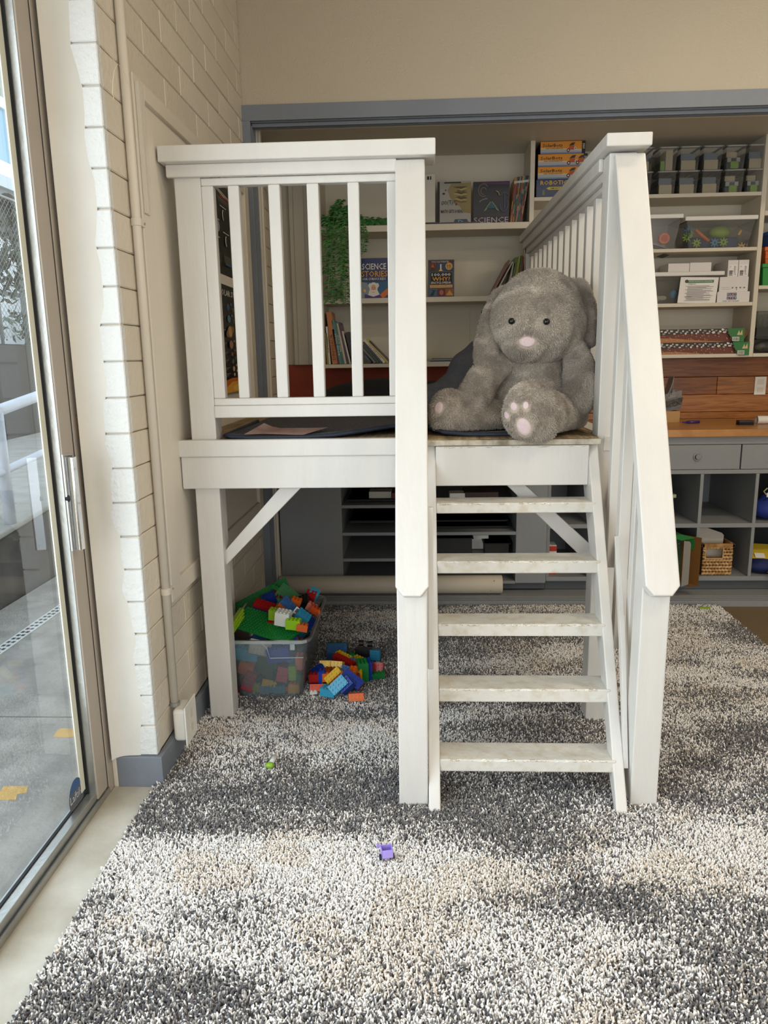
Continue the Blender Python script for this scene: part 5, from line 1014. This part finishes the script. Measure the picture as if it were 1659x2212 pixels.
legs=[blobs('leg',cap(1100,908,2.97,1005,898,2.90,.066,.078)+[(tuple(P(966,891,2.885)),(.068,.075,.088),tilt(0,8,20)),(tuple(P(1010,888,2.905)),(.07,.07,.088)),(tuple(P(1045,902,2.93)),(.085,.08,.064))],FURB,rb,.0075,4),
      blobs('leg',cap(1215,900,2.93,1165,890,2.72,.074,.086)+[(tuple(P(1142,886,2.665)),(.090,.046,.106),tilt(-8,14,0)),(tuple(P(1160,914,2.668)),(.074,.046,.066),tilt(0,30,0))],FURB,rb,.0075,4)]
def clampz(o,z,y=-9):
    for v in o.data.vertices:
        if v.co.y>y and v.co.z<z: v.co.z=z
for o_ in [body]+arms+legs: clampz(o_,1.180,2.72)
def ear(nm,pts,w,d):
    b=[]
    for k in range(len(pts)-1):
        a=P(*pts[k][:3]); c=P(*pts[k+1][:3])
        for j in range(5): f=j/5; q_=a.lerp(c,f); r=w[k]+(w[k+1]-w[k])*f; b.append((tuple(q_),(r,d,r)))
    b.append((tuple(P(*pts[-1][:3])),(w[-1],d,w[-1]))); return blobs(nm,b,FURB,rb,.007,4)
ears=[ear('ear',[(1112,626,2.99),(1082,650,2.965),(1064,700,2.95),(1055,745,2.935),(1049,776,2.925)],[.026,.044,.048,.052,.042],.024),
      ear('ear',[(1222,622,2.99),(1246,630,2.98),(1260,665,2.96),(1265,705,2.945),(1269,732,2.94)],[.030,.046,.044,.036,.030],.026)]
from mathutils.bvhtree import BVHTree
VV=[];FF=[]
for o_ in [head,body]+arms+legs: n0=len(VV); VV+=[tuple(v.co) for v in o_.data.vertices]; FF+=[tuple(i+n0 for i in p_.vertices) for p_ in o_.data.polygons]
TB=BVHTree.FromPolygons(VV,FF)
def surf(u,v):
    c=Vector(CAM_C.tolist()); d=(P(u,v,3)-c).normalized(); h=TB.ray_cast(c,d); return h[0],h[1]
def patch(name,u,v,ru,rv,rot,m,pts=None,off=.004,dir_=None):
    """velvet patch that follows the fur surface"""
    V=[];F=[]; rings=5; n=20; c,nn=surf(u,v); V.append(c+nn*off)
    for k in range(1,rings+1):
        for i in range(n):
            an=2*math.pi*i/n; s_=pts(an) if pts else 1; x=ru*s_*math.cos(an)*k/rings; y=rv*s_*math.sin(an)*k/rings; cr,sr=math.cos(rot),math.sin(rot)
            h,hn=surf(u+x*cr-y*sr,v+x*sr+y*cr)
            if h is None: h,hn=c,nn
            V.append(h+hn*(off if k<rings else -.002))
    for i in range(n): F.append((0,1+(i+1)%n,1+i))
    for k in range(rings-1):
        for i in range(n): a=1+k*n; b=1+(k+1)*n; F.append((a+i,a+(i+1)%n,b+(i+1)%n,b+i))
    o=MB().add(V,F).build(name,m,rb,smooth=True); return [v.copy() for v in V]
PINK=mat('pale_pink_velvet','#d9c3c4',.8,.2,300,.08,60); keep=[]
tri=lambda an:(1.0 if math.sin(an)<0 else .9+.1*math.cos(2*an))*(1.12 if abs(math.cos(an))>.8 and math.sin(an)<.3 else 1)
keep+=patch('nose',1139,739,18,11.5,0,PINK,lambda an:1.1 if math.sin(an)<0 else 1.0,.006)
for u,v,ru,rv,ro in((1132,922,16,21,-.45),(1110,878,8,10,-.2),(1136,876,7,9.5,.05),(1095,897,5,9,-.25),(948,881,9,14,.25)): keep+=patch('paw_pad',u,v,ru,rv,ro,PINK)
for u,v in((1106,694),(1180,695)):
    h,nn=surf(u,v); e=MB().ell(tuple(h+nn*.004),(.0125,.0125,.0125),14).build('eye',mat('eye_black','#060606',.08),rb,smooth=True)
# short plush fur
def fur(obj,n,L_,name,keepout=[],seed=1,par=None):
    me=obj.data; r=np.random.default_rng(seed); me.calc_loop_triangles(); T_=np.empty(len(me.loop_triangles)*3,dtype=np.int32); me.loop_triangles.foreach_get('vertices',T_); T_=T_.reshape(-1,3)
    co=np.empty(len(me.vertices)*3,dtype=np.float32); me.vertices.foreach_get('co',co); co=co.reshape(-1,3); nr=np.empty_like(co.ravel()); me.vertices.foreach_get('normal',nr); nr=nr.reshape(-1,3)
    a,b,c=co[T_[:,0]],co[T_[:,1]],co[T_[:,2]]; ar=np.linalg.norm(np.cross(b-a,c-a),axis=1); idx=r.choice(len(T_),n,p=ar/ar.sum()); u=r.random(n); v=r.random(n); m_=u+v>1; u[m_]=1-u[m_]; v[m_]=1-v[m_]
    w_=1-u-v; Pp=a[idx]*w_[:,None]+b[idx]*u[:,None]+c[idx]*v[:,None]; Nn=nr[T_[idx,0]]*w_[:,None]+nr[T_[idx,1]]*u[:,None]+nr[T_[idx,2]]*v[:,None]; Nn/=np.linalg.norm(Nn,axis=1)[:,None]
    if keepout:
        K=np.array([tuple(k) for k in keepout]); ok=np.ones(n,bool)
        for s_ in range(0,n,20000):
            d=np.linalg.norm(Pp[s_:s_+20000,None,:]-K[None],axis=2).min(1); ok[s_:s_+20000]=d>.0065
        Pp,Nn=Pp[ok],Nn[ok]; n=len(Pp)
    cl=vnoise(Pp[:,0]*1.0+Pp[:,1]*.7,Pp[:,2]+Pp[:,1]*.4,22,22,90,2); an=cl*12
    D_=Nn*.8+np.c_[np.cos(an)*.45,-np.sin(an)*.2,np.full(n,-.55)]+r.normal(0,.28,(n,3)); D_/=np.linalg.norm(D_,axis=1)[:,None]
    rot=np.c_[np.zeros(n),np.arccos(np.clip(D_[:,2],-1,1)),np.arctan2(D_[:,1],D_[:,0])]
    s_=r.uniform(.7,1.25,n); base=np.array(lin('#e2d6c7')); dk=np.array(lin('#b0a496')); mx=np.clip((cl-.35)*2.2+r.normal(0,.22,n),0,1)[:,None]; C_=dk*(1-mx)+base*mx
    scatter(name,Pp,rot,np.c_[s_,s_,s_*L_],np.c_[np.clip(C_*r.uniform(.85,1.15,(n,1)),0,1),np.ones(n)],HAIR,FURM,par)
FURM=instmat('plush_fur',.85); HAIR=proto_tuft('hair',3,[(.0011,0),(.0010,.4),(.0007,.8),(.0002,1.0)],0,FURM)
fur(head,52000,.0105,'fur',keep,1,head); fur(body,52000,.0105,'fur',[],2,body)
for i,e_ in enumerate(arms+legs): fur(e_,27000,.0105,'fur',keep if i>1 else [],11+i,e_)
for i,e_ in enumerate(ears): fur(e_,26000,.0115,'fur',[],5+i,e_)
# ================================================================ TOY BRICKS
_bk={}
def brick_mesh(nx,ny,h,c):
    k=(nx,ny,h,c)
    if k in _bk: return _bk[k]
    s=.016; b=MB(); b.box(-nx*s/2,nx*s/2,-ny*s/2,ny*s/2,0,h)
    for i in range(nx):
        for j in range(ny): x=(i-(nx-1)/2)*s; y=(j-(ny-1)/2)*s; b.cyl((x,y,h),(x,y,h+.0045),.0048,n=7)
    me=bpy.data.meshes.new('toy_brick'); me.from_pydata(b.v,[],b.f); me.materials.append(mat('brick_'+c[1:],c,.3)); _bk[k]=me; return me
def brick(label,pos,nx,ny,h,c,rot,grp,name='toy_brick'):
    o=bpy.data.objects.new(name,brick_mesh(nx,ny,h,c)); COL.objects.link(o); o.location=pos; o.rotation_euler=[R_(a) for a in rot]; o['label']=label; o['category']='toy brick'
    if grp: o['group']=grp
    return o
RED,DBL,SBL,AZ,GRN,LIM,YEL,ORG_,WHI,BLK_,PNK='#b5221f','#1b3c9c','#4a76ab','#3fa3c6','#1f7a3a','#93bd2c','#e0b21e','#e06a1d','#dcdbd3','#151517','#e07a5f'
G1='toy bricks spilled on the rug beside the bin'
H=.0192*1.4
PL=[(769,1508,2.93,4,2,H,ORG_,(75,0,8),'orange brick lying alone at the front of the spilled pile'),
(677,1494,2.975,2,2,.012,WHI,(0,0,10),'small flat white brick at the front left of the pile'),
(686,1484,3.0,4,2,.022,'#d6481c',(62,0,2),'red orange brick on its side behind the white one'),
(709,1496,2.97,4,3,.034,AZ,(0,5,-12),'rounded azure brick on a black base at the pile front'),
(735,1492,2.97,5,3,.05,AZ,(50,-38,20),'tall azure brick tilted against the dark blue one'),
(751,1495,2.98,4,3,.05,DBL,(40,-38,20),'dark blue brick leaning right of the tall azure one'),
(756,1470,3.02,6,3,.04,DBL,(55,40,0),'long dark blue brick slanting down in the pile centre'),
(722,1457,3.02,5,2,.022,YEL,(50,-42,10),'yellow brick slanting on top of an orange one'),
(733,1466,3.02,5,2,.022,ORG_,(50,-42,10),'orange brick stuck under the slanting yellow one'),
(764,1458,3.06,2,3,.07,ORG_,(10,0,-10),'orange brick standing upright at the pile centre'),
(770,1484,3.04,2,3,.06,RED,(0,0,5),'red brick standing under the upright orange one'),
(775,1462,3.09,2,2,.06,YEL,(0,0,0),'narrow yellow brick behind the upright orange one'),
(783,1456,3.13,3,4,.09,GRN,(0,0,12),'large green brick in the right part of the pile'),
(795,1456,3.15,2,4,.085,DBL,(0,0,12),'dark blue brick clipped to the right of the large green one'),
(704,1434,3.12,3,3,.045,YEL,(70,0,0),'yellow brick with studs facing out at the pile top left'),
(713,1436,3.13,2,3,.045,'#2f5f9e',(70,0,0),'blue brick with studs facing out between two yellow ones'),
(729,1436,3.12,4,3,.045,YEL,(65,0,-10),'wide yellow brick with studs facing out near the pile top'),
(742,1428,3.20,7,2,.03,RED,(0,12,-32),'long red brick lying across the pile top'),
(741,1419,3.25,5,2,.03,YEL,(0,12,-32),'yellow brick behind the long red one on the pile top'),
(690,1447,3.08,4,2,.03,'#142f86',(20,-30,20),'dark blue brick sloping at the left top of the pile'),
(684,1463,3.05,4,3,.045,'#a81e1c',(0,0,0),'deep red brick at the left side of the pile'),
(684,1480,3.05,4,3,.03,SBL,(0,0,0),'steel blue brick beneath the deep red one'),
(697,1478,3.04,2,3,.085,DBL,(0,0,0),'dark blue brick standing on end at the pile left'),
(705,1463,3.03,2,2,.045,ORG_,(0,0,0),'orange brick stacked on a yellow one at the pile left'),
(705,1482,3.03,2,2,.04,YEL,(0,0,0),'yellow brick under the small orange one at the pile left'),
(718,1475,3.05,4,3,.085,'#8a2f16',(0,0,-5),'brown red brick hidden behind the slanting yellow one'),
(743,1448,3.10,4,3,.05,SBL,(40,10,-20),'steel blue brick lying behind the slanting orange one'),
(728,1408,3.38,6,4,.05,SBL,(25,0,4),'steel blue brick tipped on its side behind the pile'),
(729,1399,3.42,6,3,.03,GRN,(25,0,4),'green brick on top of the tipped steel blue one'),
(788,1412,3.40,5,3,.05,BLK_,(80,0,-6),'black wheeled base lying on its side behind the pile'),
(813,1412,3.38,3,3,.05,'#2b83a8',(80,0,-6),'azure brick attached to the black wheeled base'),
(819,1444,3.20,3,3,.045,RED,(60,0,-8),'red brick lying apart at the right of the pile'),
(808,1446,3.22,2,2,.04,SBL,(0,0,10),'small steel blue brick left of the separate red one'),
(812,1461,3.15,5,3,.022,GRN,(10,-6,6),'flat green brick on the rug at the pile right side'),
(762,1422,3.28,4,2,.03,GRN,(0,10,-32),'green brick on the right slope of the pile top'),
(776,1427,3.26,4,2,.03,'#caa21d',(0,10,-32),'mustard brick on the right slope of the pile top'),
(759,1430,3.22,4,2,.03,'#5d7a94',(0,10,-32),'grey blue brick between the red and mustard ones on top')]
for u,v,Y,nx,ny,h,c,rot,lab in PL:
    p=at(u,v,'y',Y); p.z=max(p.z-h*.5*math.cos(R_(rot[0]))*math.cos(R_(rot[1])),.018+ (.5*ny*.016*abs(math.sin(R_(rot[0])))+.5*nx*.016*abs(math.sin(R_(rot[1])))))
    brick(lab,p,nx,ny,h,c,rot,G1)
base_=[o for o in bpy.data.objects if o.get('label','').startswith('black wheeled base')][0]
for i,(u,v) in enumerate(((780,1389),(799,1391),(777,1415),(797,1418))):
    p=at(u,v,'y',3.37); o=MB().cyl((p.x-.012,p.y,p.z),(p.x+.012,p.y,p.z),.014,n=14).build('wheel',BLACK,base_,.001)
# the bin
bn=thing('toy_bin','large milky plastic bin full of toy bricks behind the left loft leg','bin',(-.64,3.2,.01))
BX=clear('bin_plastic','#aab4b8',.26,.22,.1); zb=.016; zt_=.300
def ring(x0,x1,y0,y1,z,r=.05,n=5):
    o=[]
    for cx,cy,a0 in((x1-r,y0+r,-90),(x1-r,y1-r,0),(x0+r,y1-r,90),(x0+r,y0+r,180)):
        for k in range(n): a=R_(a0+90*k/(n-1)); o.append((cx+r*math.cos(a),cy+r*math.sin(a),z))
    return o
rg=[ring(-.785,-.505,2.95,3.42,zb),ring(-.790,-.500,2.945,3.43,zb+.02),ring(-.815,-.468,2.905,3.485,zt_-.03),ring(-.822,-.460,2.898,3.495,zt_)]
V=sum(rg,[]); m_=len(rg[0]); F=[tuple(range(m_))[::-1]]
for k in range(3):
    for i in range(m_): F.append((k*m_+i,k*m_+(i+1)%m_,(k+1)*m_+(i+1)%m_,(k+1)*m_+i))
MB().add(V,F).build('shell',BX,bn,smooth=False)
r1=ring(-.832,-.450,2.888,3.505,zt_,.055); r2=ring(-.832,-.450,2.888,3.505,zt_-.014,.055)
V=rg[3]+r1+r2; F=[]
for i in range(m_): j=(i+1)%m_; F+=[(i,j,m_+j,m_+i),(m_+i,m_+j,2*m_+j,2*m_+i)]
RIM=clear('bin_rim_plastic','#c9d0d2',.50,.3); MB().add(V,F).build('rim',RIM,bn)
MB().tube([(-.79,2.898,zt_-.015),(-.785,2.905,zt_-.08)],.0025,6).tube([(-.655,2.895,zt_-.015),(-.635,2.898,zt_-.035),(-.625,2.908,zt_-.085),(-.485,2.916,zt_-.085)],.0025,6).box(-.535,-.515,2.888,2.897,zt_-.04,zt_-.012).build('moulding',RIM,bn)
# contents, outer layer against the plastic and heaped on top
G2='toy bricks in the milky plastic bin'
def bp(u,v,Y): return at(u,v,'y',Y)
IN=[(515,1438,4,4,.05,ORG_,(10,20,0),2.98,'orange brick at the left edge seen through the bin front'),
(527,1412,7,3,.05,AZ,(0,8,0),2.98,'azure toy plane body high at the left of the bin front'),
(558,1395,6,4,.03,'#b9b6b0',(60,20,20),2.99,'grey plate slanting near the top inside the bin front'),
(605,1412,6,4,.06,'#2a52b8',(0,-8,0),2.98,'blue brick under the rim at the right of the bin front'),
(573,1428,6,5,.09,'#1f5a3c',(0,10,0),3.02,'dark green block in the middle of the bin front'),
(541,1455,3,5,.05,'#a32a3c',(80,22,0),2.975,'crimson brick tilted in the left half of the bin front'),
(613,1441,3,4,.05,'#c83a50',(80,12,0),2.985,'pink red brick left of the lime one behind the plastic'),
(633,1443,2,4,.03,LIM,(88,0,0),2.965,'lime brick pressed upright against the bin front'),
(648,1430,2,3,.06,PNK,(0,0,0),2.98,'salmon brick at the right end of the bin front'),
(583,1472,4,2,.03,YEL,(60,10,0),2.98,'small yellow brick low in the middle of the bin'),
(582,1489,5,2,.03,'#6f93c9',(0,0,0),2.965,'pale blue brick low in the middle of the bin front'),
(560,1500,4,3,.035,'#9aa82e',(0,20,0),2.975,'olive lime toy piece at the bottom of the bin'),
(530,1495,5,4,.06,'#7c1c20',(0,-5,0),2.985,'dark red brick at the bottom left of the bin'),
(610,1487,4,4,.09,'#1f2836',(0,0,0),2.99,'black blue brick low at the right of the bin'),
(634,1478,3,3,.03,ORG_,(20,-40,0),2.975,'orange brick leaning above the amber one in the bin'),
(637,1494,3,3,.04,'#e0a23a',(0,0,0),2.965,'amber brick at the bottom right corner of the bin'),
(648,1465,2,3,.05,'#2b7a58',(0,0,0),2.99,'sea green brick at the right edge inside the bin'),
(558,1470,3,3,.05,'#26523f',(0,20,0),2.99,'bottle green brick below the crimson one in the bin'),
(596,1508,6,3,.03,'#3c8fa3',(0,0,0),2.97,'teal brick along the very bottom of the bin'),
(545,1478,4,3,.04,'#1c2f5e',(0,0,0),3.0,'midnight blue brick behind the crimson one in the bin'),
(591,1447,5,4,.07,'#205c40',(0,-15,0),3.02,'forest green brick beside the pink red one in the bin'),
(520,1468,3,4,.05,'#b3481e',(0,0,0),3.0,'burnt orange brick at the left edge low in the bin')]
for u,v,nx,ny,h,c,rot,Y,lab in IN:
    p=bp(u,v,Y+.02); p.z=max(.03,p.z-h*.45); p.x=max(p.x,-.755); brick(lab,p,nx,ny,h,c,rot,G2)
TOP=[(575,1352,3.10,20,11,.010,'#1f8a3c',(6,8,-22),'large bright green base plate lying flat at the front of the bin'),
(565,1305,3.40,20,8,.010,'#1d7a38',(62,-26,8),'green base plate leaning along the back left of the bin'),
(535,1306,3.46,10,3,.018,'#cfae3a',(40,-28,6),'yellow frame piece standing at the back left of the bin'),
(505,1340,3.0,3,12,.016,'#9cbc20',(0,90,0),'lime green strip upright at the left wall of the bin'),
(626,1310,3.38,12,9,.012,'#1c7a34',(58,40,0),'green plate tipped up on its corner at the back of the bin'),
(598,1275,3.40,4,1,.02,'#1f7a3a',(0,30,0),'small green leaf piece poking over the back rim'),
(571,1315,3.28,6,3,.030,RED,(15,14,-10),'red brick on top of two blue ones in the bin'),
(568,1327,3.27,6,3,.030,DBL,(15,14,-10),'dark blue brick under the red one on top of the bin'),
(566,1338,3.26,6,3,.030,SBL,(15,14,-10),'steel blue brick lowest in the red and blue stack'),
(585,1300,3.36,4,3,.04,'#1d3f9a',(20,-20,10),'blue brick behind the red and blue stack in the bin'),
(598,1296,3.40,4,3,.04,'#8f1c22',(20,20,10),'dark red brick beside the tipped green plate'),
(620,1314,3.22,6,3,.030,'#3f6ea8',(20,48,0),'blue brick slanting with an orange one in the bin'),
(611,1325,3.20,6,2,.028,'#d8641f',(20,48,0),'orange brick under the slanting blue one in the bin'),
(597,1338,3.12,4,2,.050,'#93b82c',(8,6,-8),'lime brick left of the white window block'),
(594,1352,3.12,4,2,.024,'#b02023',(8,6,-8),'red brick directly beneath the lime one in the bin'),
(611,1348,3.06,4,3,.062,WHI,(6,8,-8),'white block standing at the front right of the bin'),
(634,1358,3.03,4,2,.045,'#8fbf1f',(4,4,-6),'lime arch brick at the front right corner of the bin'),
(648,1338,3.14,4,3,.040,'#3a93b8',(15,40,0),'azure brick at the right side near the rim of the bin'),
(658,1348,3.16,4,3,.040,'#1a357e',(15,40,0),'navy brick at the right wall under the azure one'),
(652,1362,3.02,3,2,.030,'#c85a24',(0,10,0),'orange brick wedged in the right front corner of the bin'),
(655,1309,3.34,5,4,.040,'#19191b',(20,-20,0),'black brick behind the white window in the bin'),
(668,1296,3.42,3,3,.045,'#c02428',(25,20,0),'red brick standing high at the back right of the bin'),
(675,1287,3.44,3,3,.035,'#49a9c8',(25,30,0),'azure brick on top of the high red one at the back right'),
(669,1318,3.30,3,2,.035,'#e0826f',(0,30,0),'salmon brick at the right wall of the bin'),
(677,1324,3.26,3,2,.030,'#d2521f',(0,30,0),'orange brick at the right wall beside the salmon one'),
(638,1305,3.26,3,2,.03,'#d8641f',(10,20,0),'small orange brick near the middle of the bin top')]
for u,v,Y,nx,ny,h,c,rot,lab in TOP:
    p=bp(u,v,Y); p.x=max(p.x,-.79); brick(lab,p,nx,ny,h,c,rot,G2)
wd=thing('toy_window','white toy window frame with four panes standing in the bin','toy brick',tuple(bp(645,1330,3.17)),G2)
M=Matrix.Translation(bp(645,1330,3.15))@Euler((R_(-20),R_(40),R_(0))).to_matrix().to_4x4(); b=MB()
b.box(-.032,-.026,0,.012,-.024,.024,0,M).box(.026,.032,0,.012,-.024,.024,0,M).box(-.032,.032,0,.012,-.028,-.022,0,M).box(-.032,.032,0,.012,.022,.028,0,M).box(-.003,.003,0,.012,-.024,.024,0,M).box(-.03,.03,0,.012,-.003,.003,0,M).build('frame',mat('toy_white','#e4e6e2',.35),wd,.001)
MB().box(-.026,.026,.006,.008,-.022,.022,0,M).build('dark_pane',BLK_ and mat('brick_151517','#151517',.3),wd)
# filler layer so the bin reads full: brick rubble nobody could count
fb_=MB(); fm_=[mat('brick_'+c[1:],c,.3) for c in(RED,DBL,SBL,GRN,YEL,ORG_,AZ,BLK_)]; rs=random.Random(4)
for k in range(150):
    M=Matrix.Translation((rs.uniform(-.75,-.53),rs.uniform(3.03,3.37),rs.uniform(.045,.215)))@Euler((rs.uniform(0,3),rs.uniform(0,3),rs.uniform(0,3))).to_matrix().to_4x4(); fb_.box(-.032,.032,-.016,.016,-.012,.012,rs.randrange(8),M)
fb_.build('brick_rubble',fm_,bn,kind='stuff')
